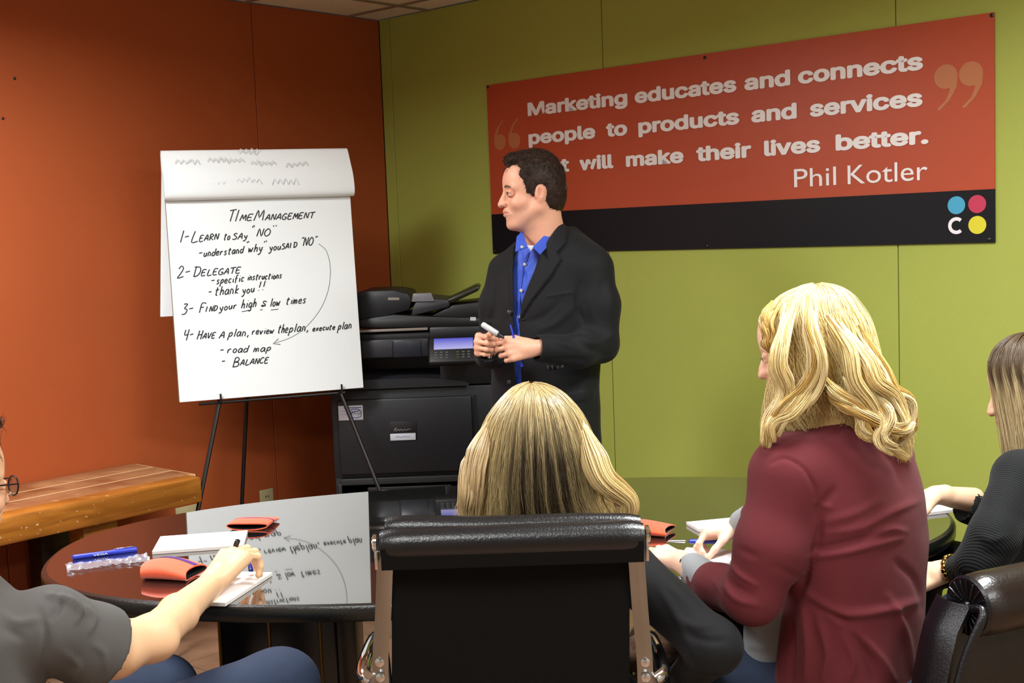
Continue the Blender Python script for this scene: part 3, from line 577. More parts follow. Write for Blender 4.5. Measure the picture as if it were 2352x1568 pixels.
def pouch(label, c, ang, L_=.135, W_=.095, th=.03, mouth=1, along=False):
    """flattened foam can sleeve: a folded tube open at the ends; long axis along ang"""
    c = Vector((c[0], c[1], 0)); u = Vector((math.cos(ang), math.sin(ang), 0)); v = Vector((-u.y, u.x, 0))
    t = thing('can_sleeve', label, 'can sleeve', (c.x, c.y, TOP), 'orange foam can sleeves')
    def section(s, shrink=0):
        out = []; h = th*(.62+.38*math.sin(math.pi*min(1, max(0, s*.8+.2))))
        n_ = 22
        for i in range(n_):
            a = 2*math.pi*i/n_; x = math.copysign(abs(math.cos(a))**.8, math.cos(a))*(W_/2-shrink); z = math.copysign(abs(math.sin(a))**.9, math.sin(a))*(h/2-shrink)
            out.append(c+u*((s-.5)*L_+.006*math.cos(a*2))+v*x+UP*(h/2+z+TOP))
        return out
    ss = [i/10 for i in range(11)]
    o_ = [section(s) for s in ss]; i_ = [section(s, .0035) for s in ss]
    V = [tuple(p) for r in o_+i_ for p in r]; n_ = 22; F = []; m_ = 11
    for i in range(m_-1):
        for k in range(n_):
            F.append((i*n_+k, i*n_+(k+1) % n_, (i+1)*n_+(k+1) % n_, (i+1)*n_+k))
    obj('sleeve', (V[:m_*n_], F), M_or, t, sharp=60)
    V2 = V[m_*n_:]; F2 = [q[::-1] for q in F]
    obj('lining', (V2, F2), M_blk, t, sharp=60)
    rim = []; 
    for e in (0, m_-1):
        a = V[e*n_:(e+1)*n_]; b = V[m_*n_+e*n_:m_*n_+(e+1)*n_]; rim.append((a+b, [(k, (k+1) % n_, n_+(k+1) % n_, n_+k) for k in range(n_)]))
    obj('cut_edge', join(*rim), M_or, t, smooth=False)
    # closed bottom panel and a printed stripe across the back
    e = m_-1 if mouth > 0 else 0
    obj('end_panel', ([tuple(p-u*.004*mouth) for p in (i_[-1] if mouth > 0 else i_[0])], [tuple(range(n_))]), M_or, t, smooth=False)
    bd = [section(.46), section(.52)]; V3 = [tuple(p+(p-(c+UP*(th/2+TOP))).normalized()*.0008) for r in bd for p in r]
    if along:
        V3 = [tuple(p+UP*.0012) for s in ss for p in (section(s)[4], section(s)[5])]; obj('printed_stripe', (V3, [(2*i, 2*i+1, 2*i+3, 2*i+2) for i in range(10)]), M_purple, t, sharp=60, label='purple printed stripe')
    else: obj('printed_stripe', (V3, [(k, (k+1) % n_, n_+(k+1) % n_, n_+k) for k in range(n_)]), M_purple, t, sharp=60, label='purple printed stripe')
    return t
pa_ = Z(395, 1312, TZ+.015); pouch('puffed orange can sleeve beside the hand of the man in grey', pa_, math.radians(-16), .125, .105, .046, -1, True)
pb_ = (Z(580, 1196, TZ+.015)); pouch('flattened orange can sleeve at the far edge of the table, open end to the front', pb_, math.radians(82), .105, .125, .026, 1)
pc_ = (Z(1468, 1211, TZ+.015)); pouch('orange can sleeve behind the black chair, beside the woman in maroon', pc_, math.radians(-22), .165, .10, .034, -1)
M_bpen = mat('blue_pen_body', '#1c2fb4', .35, spec=.6); M_pwhite = mat('pen_white', '#cfd3ea', .5); M_tip = mat('pen_tip', '#c9cbd0', .2, metal=.9); M_pblack = mat('pen_black', '#0d0d10', .35)
def pen(label, a, b, r=.0055, group='pens', body=None, cap=True, name='pen', cat='pen', tip=True):
    a, b = Vector(a), Vector(b); d = (b-a).normalized(); L_ = (b-a).length; body = body or M_bpen
    t = thing(name, label, cat, a, group)
    obj('barrel', lathe([(r*.6, 0), (r, .003), (r, L_*.62)], a, d, 16), body, t)
    obj('cap', lathe([(r*1.12, L_*.62), (r*1.12, L_*.97), (r*.8, L_)], a, d, 16), body, t)
    x, y, _ = frame(d)
    s = y if y.z > 0 else -y
    obj('clip', box(a+d*L_*.80+s*(r*1.35), (r*.7, .0012, L_*.30), (d.cross(s), s, d), .0004, 1), M_tip, t)
    return t, d, s
t, d, s = pen('blue marker pen with white lettering at the left end of the table', Z(166, 1280, TZ+.006), Z(314, 1261, TZ+.006), .0068)
u_ = d.cross(s); 
if u_.z*0+u_.y < 0: pass
pa0 = Vector(Z(166, 1280, TZ+.006)); face = (Vector((0, 0, CAM_H))-pa0).normalized(); face = (face-d*face.dot(d)).normalized()
obj('lettering', text_geo('VEGA', .038, .007, pa0+d*.052-(face.cross(d))*.0035*-1-face.cross(d)*.007, d, face.cross(d)*-1 if face.cross(d).z < 0 else face.cross(d), face, bold=.02, lift=.0072), M_pwhite, t, smooth=False)
pen('dark blue pen lying beside the hand of the man in grey', Z(577, 1310, TZ+.006), Z(571, 1272, TZ+.006), .0055, 'pens', mat('navy_pen', '#15246e', .35))
# crinkled clear wrapper
M_film = mat('clear_film', '#c9ccd8', .15, spec=1.0, alpha=.30); MATS['clear_film'].node_tree.nodes['Principled BSDF'].inputs['Coat Weight'].default_value = .6
rows = []; w0, w1 = Z(153, 1309, TZ), Z(341, 1284, TZ); d = (w1-w0); dn = d.normalized(); vn = Vector((-dn.y, dn.x, 0))
for i in range(40):
    r_ = []
    for j in range(12):
        t_ = i/39; s_ = j/11-.5; wv = .034*(1+.35*abs(2*t_-1)**4)
        h = .003+.010*abs(mnoise.noise(Vector((i*.22, j*.9, 3))))*(1+.8*abs(2*t_-1)**3)+.0015*math.sin(i*1.1+j*2.2)**2
        r_.append(w0+d*(t_+.015*mnoise.noise(Vector((j*.9, i*.2, 0)))*(abs(2*t_-1)**3))+vn*(s_*wv*2)+UP*(TOP-TZ+h))
    rows.append(r_)
tag(obj('plastic_wrapper', sheet(rows), M_film, smooth=False, loc=tuple((w0+w1)/2)), 'crinkled clear plastic wrapper in front of the blue pen', 'wrapper')
# ================================================================== chairs
M_leath = mat('black_leather', '#0c0c10', .30, bump=.35, bscale=260, spec=.55); M_leathm = mat('black_mesh', '#070605', .85, bump=.3, bscale=700, spec=.2); M_chrome = mat('chrome', '#9c9d9a', .28, metal=1)
M_chromeb = mat('chrome_bright', '#d9dadd', .08, metal=1); M_brown = mat('brown_black_leather', '#1a0f0b', .32, bump=.35, bscale=180, spec=.6)
def star_base(t, c, ang=0.3):
    c = Vector(c)
    obj('column', lathe([(.028, .07), (.028, .22), (.018, .23), (.018, .40)], c, UP, 20), M_chromeb, t)
    for k in range(5):
        a = ang+2*math.pi*k/5; d = Vector((math.cos(a), math.sin(a), 0))
        b = obj('base_arm', tube([c+d*.02+UP*.085, c+d*.15+UP*.095, c+d*.30+UP*.07], [.022, .018, .013], 10), M_chromeb, t)
        obj('caster', lathe([(.02, -.018), (.028, -.014), (.028, .014), (.02, .018)], c+d*.30+UP*.029, Vector((-d.y, d.x, 0)), 16), M_base, b)
ch = thing('office_chair', 'black leather office chair with chrome side frames, seen from behind in the middle', 'chair', (-.02, 2.47, 0))
YB = 2.30
lt, rt = P(868, 1246, YB), P(1480, 1226, YB)
ca = (rt-lt).normalized(); cm = (lt+rt)/2; cw = (rt-lt).length; cb = Vector((0, 1, 0)); 
# the back leans: its foot is further forward (towards the seat) than its top
bl_, br_ = P(878, 1600, YB+.06), P(1462, 1600, YB+.06)
# lower head roll
def roll(name, a, b, r, m, t, seg=28, wob=0, ry=1):
    a, b = Vector(a), Vector(b); n = 24; V = []; F = []; x = (b-a).normalized(); yv = x.cross(UP).normalized()*-1; zv = x.cross(yv)*-1
    if zv.z < 0: zv = -zv
    for i in range(n+1):
        t_ = i/n; e = min(t_, 1-t_)*(b-a).length; k = min(1, .80+.2*math.sin(min(1, e/.03)*math.pi/2)) if e < .03 else 1
        for j in range(seg):
            q = 2*math.pi*j/seg; V.append(tuple(a+(b-a)*t_+yv*math.cos(q)*r*k+zv*math.sin(q)*r*ry*k*(1+wob*math.sin(t_*9+1)*.5)))
    for i in range(n):
        for j in range(seg): F.append((i*seg+j, i*seg+(j+1) % seg, (i+1)*seg+(j+1) % seg, (i+1)*seg+j))
    F.append(tuple(range(seg))[::-1]); F.append(tuple(n*seg+k for k in range(seg)))
    return obj(name, (V, F), m, t)
roll('head_roll', P(874, 1250, YB), P(1478, 1230, YB), .030, M_leath, ch)
roll('front_cushion', P(885, 1214, YB+.045), P(1470, 1206, YB+.045), .024, M_leath, ch, wob=.12)
obj('roll_apron', sheet([[P(874+604*j/12, 1262-20*j/12, YB-.027+.01*(i/4)) +Vector((0, 0, -i*.010)) for j in range(13)] for i in range(5)], .01), M_leathm, ch)
# main sheet of the back
rows = []
for i in range(13):
    t_ = i/12; a, b = P(900, 1275+325*t_, YB+.02+.05*t_), P(1446, 1258+342*t_, YB+.02+.05*t_)
    rows.append([a+(b-a)*(j/8)+Vector((0, .012*math.sin(math.pi*j/8), 0)) for j in range(9)])
z_end = .42
obj('back_sheet', sheet(rows+[[Vector(p)+Vector((0, .035*k, -.06*k)) for p in rows[-1]] for k in (1, 2)], .012), M_leathm, ch)
for sx, (xt, yt), xb in ((-1, (884, 1285), 872), (1, (1461, 1268), 1472)):
    a = P(xt, yt, YB+.004); b = P(xb+ (10 if sx > 0 else 2), 1540, YB+.05); c_ = b+Vector((0, .05, -.18)); w_ = .031
    pts = curve([a+UP*.02, a, (a+b)/2+Vector((0, .008, 0)), b, c_, c_+Vector((0, .08, -.035)), c_+Vector((0, .42, -.02))], 5)
    fr2 = obj('side_frame', tube(pts, .016, 12, flat=.42 if False else 1), M_chrome, ch) if False else obj('side_frame', sheet([[p+ca*(-w_/2+w_*k/3)+Vector((0, -.004*math.sin(math.pi*k/3), 0)) for k in range(4)] for p in pts], .010), M_chrome, ch, sharp=50)
    obj('frame_screw', lathe([(.009, 0), (.009, .006), (.004, .008)], b+Vector((0, -.004, .02)), (0, -1, 0), 14), M_chromeb, fr2)
    obj('frame_screw', lathe([(.009, 0), (.009, .006), (.004, .008)], b+Vector((0, -.004, -.01)), (0, -1, 0), 14), M_chromeb, fr2)
    e = (lt if sx < 0 else rt)+ca*(sx*.002); 
    obj('end_cap', lathe([(.017, 0), (.017, .006), (.010, .009)], e, ca*sx, 18), M_chromeb, ch)
    obj('cap_bracket', box(e+UP*-.02+ca*sx*.002, (.006, .02, .06), None, .002), M_chromeb, ch)
    # arm loop
    ax = sx*.031
    ar = [b+ca*ax*.5+UP*-.02, b+ca*(ax*1.15)+Vector((0, .02, -.012)), b+ca*(ax*1.25)+Vector((0, .10, -.005)), b+ca*(ax*1.25)+Vector((0, .26, -.02)), b+ca*(ax*1.1)+Vector((0, .33, -.06)), b+ca*(ax*.8)+Vector((0, .32, -.17))]
    obj('armrest', tube(curve(ar, 5), .014, 12), M_chromeb, ch)
seat_c = (bl_+br_)/2; 
obj('seat', box((cm.x, 2.62, .455), (.50, .46, .05), None, .022, 3), M_leath, ch)
obj('seat_beam', box((cm.x, 2.60, .41), (.42, .06, .03), None, .008), M_chromeb, ch)
star_base(ch, (cm.x, 2.60, 0))
# rolled leather chair at the lower right
c2 = thing('leather_armchair', 'brown-black leather chair with rolled top at the lower right corner', 'chair', (1.12, 2.60, 0))
ra = P(2226, 1392, 2.36); rdir = Vector((1, .42, .02)).normalized(); rb = ra+rdir*.52; r_r = .062
roll('rolled_top', ra, rb, r_r, M_brown, c2, 36)
x, y, d = frame(rdir)
obj('end_disc', lathe([(r_r*.98, .0), (r_r*.90, .006), (r_r*.2, .002)], ra, -rdir, 36), M_leath, c2)
pl = []
for k in range(18):
    a = 2*math.pi*k/18; q = ra-rdir*.007; pl.append(tube([q+(x*math.cos(a)+y*math.sin(a))*r_r*.25, q+(x*math.cos(a+.15)+y*math.sin(a+.15))*r_r*.85], [.0008, .0022], 5))
obj('pleat', join(*pl), M_leath, c2)['kind'] = 'stuff'
obj('disc_button', lathe([(.012, 0), (.010, .006), (.002, .009)], ra-rdir*.006, -rdir, 16), M_leath, c2)
pv = rdir.cross(UP).normalized()*-1
if pv.y < 0: pv = -pv
rows = []
for i in range(14):
    t_ = i/13; base_ = ra+UP*(.0-.58*t_)-pv*(-.02+.02*math.sin(t_*2.4))+rdir*(-.16*t_**.6)
    rows.append([base_+rdir*(.52+.2*t_)*(j/6) for j in range(7)])
obj('back_panel', sheet(rows, .05), M_brown, c2)
obj('side_welt', tube(curve([ra+rdir*-.008+pv*-.01, ra+rdir*-.012-UP*.0+pv*-.05, ra-UP*.10-rdir*.055-pv*.04, ra-UP*.30-rdir*.11-pv*.035, ra-UP*.56-rdir*.17-pv*.03], 6), .009, 10), M_leath, c2)
obj('side_panel', sheet([[r[0]-rdir*.004-pv*.035, r[0]-rdir*.012-pv*.0, r[0]-rdir*.012+pv*.03, r[0]-rdir*.0+pv*.055] for r in rows], .012), M_leath, c2)
sc_ = ra+rdir*.34+pv*.36; obj('seat', box((sc_.x, sc_.y, .455), (.58, .62, .12), (rdir, pv, UP), .04, 3), M_brown, c2)
obj('seat_shell', box((sc_.x, sc_.y, .385), (.52, .56, .03), (rdir, pv, UP), .01, 2), M_leath, c2)
star_base(c2, (sc_.x, sc_.y, 0), .5)
# ================================================================== organic surfaces: distance fields turned into meshes
def nrm(v): v = np.asarray(v, float); return v/np.linalg.norm(v)
def axes3(f, up=(0, 0, 1)):                         # rows: forward, left, up
    f = nrm(f); l = nrm(np.cross(up, f)); return np.array([f, l, np.cross(f, l)])
class Vol:
    def __init__(s, lo, hi, h):
        s.lo = np.asarray(lo, float); s.h = h; s.n = np.ceil((np.asarray(hi, float)-s.lo)/h).astype(int)+1
        s.D = np.full(s.n, .5, np.float32)
    def sl(s, lo, hi, mg):
        a = np.clip(np.floor((np.asarray(lo)-mg-s.lo)/s.h).astype(int), 0, s.n); b = np.clip(np.ceil((np.asarray(hi)+mg-s.lo)/s.h).astype(int)+1, 0, s.n)
        b = np.maximum(a, b); S = tuple(slice(int(i), int(j)) for i, j in zip(a, b))
        g = [(s.lo[k]+np.arange(a[k], b[k])*s.h).astype(np.float32).reshape([-1 if q == k else 1 for q in range(3)]) for k in range(3)]
        return S, g
    def comb(s, S, d, k, mode):
        D = s.D[S]
        if D.size == 0: return
        if mode == 'u':
            if k > 0: h = np.maximum(k-np.abs(D-d), 0)/k; s.D[S] = np.minimum(D, d)-h*h*k*.25
            else: s.D[S] = np.minimum(D, d)
        elif mode == 's':
            d = -d
            if k > 0: h = np.maximum(k-np.abs(D-d), 0)/k; s.D[S] = np.maximum(D, d)+h*h*k*.25
            else: s.D[S] = np.maximum(D, d)
    def cap(s, a, b, r1, r2=None, k=.01, mode='u'):
        a, b = np.asarray(a, float), np.asarray(b, float); r2 = r1 if r2 is None else r2; R = max(r1, r2)
        S, (X, Y, Zz) = s.sl(np.minimum(a, b)-R, np.maximum(a, b)+R, k+2*s.h); d = b-a; L2 = max(float(d@d), 1e-12)
        x, y, z = X-a[0], Y-a[1], Zz-a[2]; t = np.clip((x*d[0]+y*d[1]+z*d[2])/L2, 0, 1)
        q = np.sqrt((x-t*d[0])**2+(y-t*d[1])**2+(z-t*d[2])**2)-(r1+(r2-r1)*t); s.comb(S, q, k, mode); return s
    def chain(s, pts, rs, k=.01, mode='u'):
        for i in range(len(pts)-1): s.cap(pts[i], pts[i+1], rs[i], rs[i+1], k, mode)
        return s
    def ell(s, c, r, A=None, k=.01, mode='u'):
        c = np.asarray(c, float); r = np.asarray(r, float); A = np.eye(3) if A is None else np.asarray(A); ext = np.sqrt(((A*r[:, None])**2).sum(0))
        S, (X, Y, Zz) = s.sl(c-ext, c+ext, k+2*s.h); x, y, z = X-c[0], Y-c[1], Zz-c[2]
        p = [(A[i, 0]*x+A[i, 1]*y+A[i, 2]*z) for i in range(3)]
        k0 = np.sqrt(sum((p[i]/r[i])**2 for i in range(3)))+1e-6; k1 = np.sqrt(sum((p[i]/r[i]**2)**2 for i in range(3)))+1e-6
        s.comb(S, k0*(k0-1)/k1, k, mode); return s
    def loft(s, lv, f, k=.01, mode='u', n=2.2, capr=.01):   # lv rows: z, cx, cy, a (sideways), b (fore and aft)
        lv = np.array(sorted([list(q) for q in lv])); R = lv[:, 3:5].max(); A = axes3((f[0], f[1], 0))
        lo = [lv[:, 1].min()-R, lv[:, 2].min()-R, lv[0, 0]]; hi = [lv[:, 1].max()+R, lv[:, 2].max()+R, lv[-1, 0]]
        S, (X, Y, Zz) = s.sl(lo, hi, k+2*s.h); z = Zz.ravel()
        zi = np.clip(z, lv[0, 0], lv[-1, 0]); cx, cy, a, b = [np.interp(zi, lv[:, 0], lv[:, i]).reshape(1, 1, -1) for i in (1, 2, 3, 4)]
        for arr in (cx, cy, a, b):
            v_ = arr.ravel(); kk = max(1, int(.025/s.h)); pad_ = np.pad(v_, kk, mode='edge'); ker = np.ones(2*kk+1)/(2*kk+1); arr[...] = np.convolve(pad_, ker, 'valid').reshape(1, 1, -1)
        x, y = X-cx, Y-cy; u = np.abs(A[0, 0]*x+A[0, 1]*y)/b; v = np.abs(A[1, 0]*x+A[1, 1]*y)/a
        d = ((u**n+v**n)**(1/n)-1)*np.minimum(a, b)
        e = np.maximum(lv[0, 0]-Zz, Zz-lv[-1, 0])+capr
        q = np.minimum(np.maximum(d+capr, e), 0)+np.sqrt(np.maximum(d+capr, 0)**2+np.maximum(e, 0)**2)-capr
        s.comb(S, q.astype(np.float32), k, mode); return s
    def pic(s):                                      # picture coordinates of every grid point
        if not hasattr(s, '_pic'):
            g = [s.lo[k]+np.arange(s.n[k])*s.h for k in range(3)]
            X, Y, Zz = [g[k].astype(np.float32).reshape([-1 if q == k else 1 for q in range(3)]) for k in range(3)]
            Zc = Zz-CAM_H; dd = X*CF.x+Y*CF.y+Zc*CF.z
            s._pic = (1176+FPX*(X*CR.x+Y*CR.y+Zc*CR.z)/dd, 784-FPX*(X*CU.x+Y*CU.y+Zc*CU.z)/dd, X, Y, Zz)
        return s._pic
    def mesh(s):
        D = s.D; ins = D < 0; c = np.zeros(tuple(x-1 for x in D.shape), np.int8)
        for i in (0, 1):
            for j in (0, 1):
                for k in (0, 1): c += ins[i:D.shape[0]-1+i, j:D.shape[1]-1+j, k:D.shape[2]-1+k]
        act = (c > 0) & (c < 8); I = np.argwhere(act); idx = np.full(c.shape, -1, np.int32); idx[act] = np.arange(len(I))
        acc = np.zeros((len(I), 3)); cnt = np.zeros(len(I)); cor = [(i, j, k) for i in (0, 1) for j in (0, 1) for k in (0, 1)]
        val = {q: D[I[:, 0]+q[0], I[:, 1]+q[1], I[:, 2]+q[2]].astype(float) for q in cor}
        for a in cor:
            for ax in range(3):
                if a[ax] == 0:
                    b = tuple(a[q]+(q == ax) for q in range(3)); va, vb = val[a], val[b]; m_ = (va < 0) != (vb < 0)
                    t = np.where(m_, va/np.where(m_, va-vb, 1), 0); p = np.array(a, float)[None]+np.eye(3)[ax]*t[:, None]; acc[m_] += p[m_]; cnt[m_] += 1
        V = s.lo+(I+acc/cnt[:, None])*s.h; F = []
        for ax in range(3):
            o1, o2 = [(1, 2), (2, 0), (0, 1)][ax]; sh = [slice(None)]*3; s0, s1 = list(sh), list(sh); s0[ax] = slice(0, -1); s1[ax] = slice(1, None)
            A_, B_2 = ins[tuple(s0)], ins[tuple(s1)]
            for flip, M_ in ((False, A_ & ~B_2), (True, ~A_ & B_2)):
                E = np.argwhere(M_); E = E[(E[:, o1] > 0) & (E[:, o2] > 0) & (E[:, o1] < D.shape[o1]-1) & (E[:, o2] < D.shape[o2]-1)]
                q = []
                for da, db in ((1, 1), (0, 1), (0, 0), (1, 0)):
                    e = E.copy(); e[:, o1] -= da; e[:, o2] -= db; q.append(idx[e[:, 0], e[:, 1], e[:, 2]])
                q = np.stack(q, 1); F.append(q[:, ::-1] if flip else q)
        F = np.concatenate(F); F = F[(F >= 0).all(1)]
        # light smoothing
        E = np.concatenate([F[:, [0, 1]], F[:, [1, 2]], F[:, [2, 3]], F[:, [3, 0]]])
        for _ in range(2):
            a2 = np.zeros_like(V); n2 = np.zeros(len(V)); np.add.at(a2, E[:, 0], V[E[:, 1]]); np.add.at(n2, E[:, 0], 1); np.add.at(a2, E[:, 1], V[E[:, 0]]); np.add.at(n2, E[:, 1], 1)
            V = V*.55+.45*a2/np.maximum(n2, 1)[:, None]
        return V, F
def vnormals(V, F):
    n = np.cross(V[F[:, 2]]-V[F[:, 0]], V[F[:, 3]]-V[F[:, 1]]); N = np.zeros_like(V)
    for k in range(4): np.add.at(N, F[:, k], n)
    return N/(np.linalg.norm(N, axis=1)[:, None]+1e-12)
def picxy(V):
    W = V-np.array([0, 0, CAM_H]); d = W@np.array(CF); return 1176+FPX*(W@np.array(CR))/d, 784-FPX*(W@np.array(CU))/d
def wrinkle(g, folds=(), noise=0, nscale=12, st=(1, 1, 1)):
    """cloth folds: each is (points seen in the picture, width in px, height in m); only the side facing the viewer"""
    V, F = g; N = vnormals(V, F); x, y = picxy(V); view = (np.array([0, 0, CAM_H])-V); view /= np.linalg.norm(view, axis=1)[:, None]; facing = np.clip((N*view).sum(1)*2, 0, 1)
    disp = np.zeros(len(V))
    for pts, wd, ht in folds:
        best = np.full(len(V), 1e9); pts = np.array([[p.x, p.y] for p in curve([(a, b, 0) for a, b in pts], 4)]) if len(pts) > 2 else np.array(pts, float); L_ = len(pts)-1; tt = np.zeros(len(V))
        for i in range(L_):
            a, b = pts[i], pts[i+1]; d = b-a; t = np.clip(((x-a[0])*d[0]+(y-a[1])*d[1])/(d@d+1e-9), 0, 1); q = np.hypot(x-a[0]-t*d[0], y-a[1]-t*d[1]); m_ = q < best; best[m_] = q[m_]; tt[m_] = ((i+t)/L_)[m_]
        disp += ht*np.exp(-(best/wd)**2)*np.sin(np.pi*np.clip(tt*.92+.04, 0, 1))**.5*facing
    if noise:
        nz = np.array([mnoise.noise(Vector((v[0]*nscale*st[0], v[1]*nscale*st[1], v[2]*nscale*st[2]))) for v in V]); disp += nz*noise
    return V+N*disp[:, None], F
def polysd(px, py, poly):                            # signed distance to a polygon (negative inside)
    d = np.full(np.broadcast(px, py).shape, 1e9, np.float32); ins = np.zeros(d.shape, bool); n = len(poly)
    for i in range(n):
        ax, ay = poly[i]; bx, by = poly[(i+1) % n]; ex, ey = bx-ax, by-ay; wx, wy = px-ax, py-ay; t = np.clip((wx*ex+wy*ey)/(ex*ex+ey*ey), 0, 1)
        d = np.minimum(d, (wx-ex*t)**2+(wy-ey*t)**2); c_ = ((ay <= py) & (by > py)) | ((by <= py) & (ay > py))
        with np.errstate(divide='ignore', invalid='ignore'): xc = ax+(py-ay)*(bx-ax)/((by-ay) if by != ay else 1e-9)
        ins ^= c_ & (px < xc)
    return np.sqrt(d)*np.where(ins, -1, 1)
def plv(rows, f, Ydef):
    """torso levels read off the picture: (y, x left, x right, half depth[, Y]) -> loft rows"""
    out = []; A = axes3((f[0], f[1], 0))
    for r in rows:
        y, xl, xr, b = r[:4]; Y_ = r[4] if len(r) > 4 else Ydef; L_, R_ = P(xl, y, Y_), P(xr, y, Y_); w_ = (R_.x-L_.x)/2; s2 = abs(A[1, 0]); c2 = abs(A[0, 0])
        a = math.sqrt(max(w_*w_-(b*c2)**2, .002))/max(s2, .35); c = (L_+R_)/2; out.append((c.z, c.x, Y_, a, b))
    return out
def hand(V, W, d, back, thumb_side, s=1.0, curl=(.3, .5, .4), curls=None, spread=.06, thumb=(.5, .3), k=.006, thumb_curl=.35):
    """palm and five fingers: W wrist, d towards the fingers, back = outward normal of the back of the hand, thumb_side = direction of the thumb"""
    W = np.asarray(W, float); d = nrm(d); b = nrm(np.asarray(back, float)-d*np.dot(back, d)); a = np.cross(d, b)
    if np.dot(a, thumb_side) < 0: a = -a
    mc = [(.030, .088, .0115), (.010, .092, .0115), (-.011, .087, .011), (-.030, .078, .0100)]
    L3 = [(.042, .025, .020), (.046, .029, .021), (.042, .027, .020), (.033, .020, .018)]; R3 = [.0088, .009, .0086, .0076]; tips = []
    for i in range(4):
        off, l, r = mc[i]; base = W+a*off*s*.55+d*.012*s; kn = W+a*off*s+d*l*s
        V.cap(base, kn, .0135*s, r*s, k*1.9); V.cap(base-b*.006*s, kn-b*.009*s, .012*s, .0095*s, k*1.9)
        c3 = curls[i] if curls else curl; ang = 0; p = kn; dirv = nrm(d+a*spread*(1.5-i)); Rr = R3[i]*s
        for j in range(3):
            ang += c3[j]; dd = dirv*math.cos(ang)-b*math.sin(ang); q = p+dd*L3[i][j]*s; V.cap(p, q, Rr*(1-.07*j), Rr*(.93-.09*j), k*.55)
            V.ell(p+b*.0008, [Rr*1.04]*3, None, k*.5); p = q
        tips.append(p)
    cmc = W+a*.022*s+d*.020*s-b*.008*s; t1 = nrm(a*math.sin(thumb[0])+d*math.cos(thumb[0])-b*thumb[1]); m1 = cmc+t1*.044*s
    V.cap(cmc, m1, .0155*s, .0115*s, k*2); t2 = nrm(t1+(-a*.5+d*.4)*thumb_curl-b*thumb_curl*.4); m2 = m1+t2*.034*s; V.cap(m1, m2, .0112*s, .0095*s, k)
    t3 = nrm(t2+(-a*.5+d*.3)*thumb_curl*.8-b*thumb_curl*.4); m3 = m2+t3*.026*s; V.cap(m2, m3, .0098*s, .0075*s, k*.7); tips.append(m3)
    V.cap(W-d*.03*s, W+d*.03*s, .0225*s, .0235*s, k*2)
    return tips
def head_vol(s=1.0, female=False, neck_to=None, h=.0028, zmin=-.24, nose=1.0):
    """a head in its own frame: x forward, y its left, z up; origin between the ears at eye height"""
    V = Vol(np.array([-.14, -.12, zmin])*s, np.array([.15, .12, .155])*s, h)
    e = lambda c, r, k=.02, m_='u', A=None: V.ell(np.array(c)*s, np.array(r)*s, A, k*s, m_)
    cc = lambda a, b, r1, r2, k=.012, m_='u': V.cap(np.array(a)*s, np.array(b)*s, r1*s, r2*s, k*s, m_)
    e((-.012, 0, .035), (.103, .078, .100)); e((-.04, 0, .0), (.075, .070, .075), .02)
    e((.035, 0, .035), (.068, .063, .075), .02); e((.040, 0, -.045), (.055, .056, .070), .025)
    for y in (-1, 1):
        cc((-.005, .056*y, -.055), (.062, .020*y, -.104), .020, .019, .025); cc((-.010, .060*y, -.005), (-.003, .056*y, -.055), .016, .018, .02)
        e((.058, .042*y, -.035), (.028, .022, .020), .02); cc((.086, .008*y, .020), (.070, .046*y, .020), .010, .011, .012)
        e((.088, .033*y, -.001), (.020, .019, .013), .012, 's')
    e((.079, 0, -.107), (.021, .023, .019), .018); e((.080, 0, -.070), (.020, .026, .026), .018)
    nl = .020*nose
    cc((.092, 0, .012), (.108, 0, -.022), .008, .010, .010); cc((.104, 0, -.024), (.104+nl*.50, 0, -.036), .011, .0120, .008)
    for y in (-1, 1):
        e((.106, .0125*y, -.035), (.012, .008, .009), .006); e((.113, .0075*y, -.044), (.005, .0035, .004), .003, 's')
    e((.097, 0, -.056), (.009, .020, .009), .008)
    for y in (-1, 1): cc((.1035, .003*y, -.0618), (.0875, .0265*y, -.0665), .0062, .0040, .005); cc((.1015, .003*y, -.0722), (.0865, .0255*y, -.0680), .0068, .0036, .005)
    
    for y in (-1, 1): cc((.1115, .0*y, -.0670), (.0915, .0275*y, -.0672), .0020, .0018, .0025, 's'); cc((.1015, .018*y, -.040), (.0885, .033*y, -.064), .0030, .0022, .006, 's')
    for y in (-1, 1):
        e((.081, .032*y, .0005), (.0135, .0135, .0125), .002)                      # eyeball under the lids
        cc((.0925, .019*y, .0055), (.0875, .045*y, .0045), .0056, .0048, .004); cc((.093, .021*y, -.0075), (.088, .042*y, -.0075), .0038, .0034, .005)
        A = axes3((1, .18*y, .0)) 
        e((-.012, .077*y, -.006), (.019, .0075, .030), .006, 'u', A); e((-.009, .0875*y, -.003), (.0105, .0085, .019), .003, 's', A); cc((.003, .079*y, -.012), (.003, .079*y, -.018), .0045, .0045, .004)
        e((-.006, .076*y, -.030), (.009, .006, .011), .006); cc((.004, .074*y, -.004), (.004, .074*y, -.016), .005, .005, .006)
    cc((-.030, 0, -.06), (-.045, 0, -.17), .056, .056, .03)
    if neck_to is not None: cc((-.028, 0, -.10), np.array(neck_to)/s, .055, .060, .03); cc((.02, 0, -.115), np.array(neck_to)/s+np.array([.03, 0, 0]), .032, .038, .03)
    return V
def to_world(V, A, c): return np.asarray(V)@np.asarray(A)+np.asarray(c)
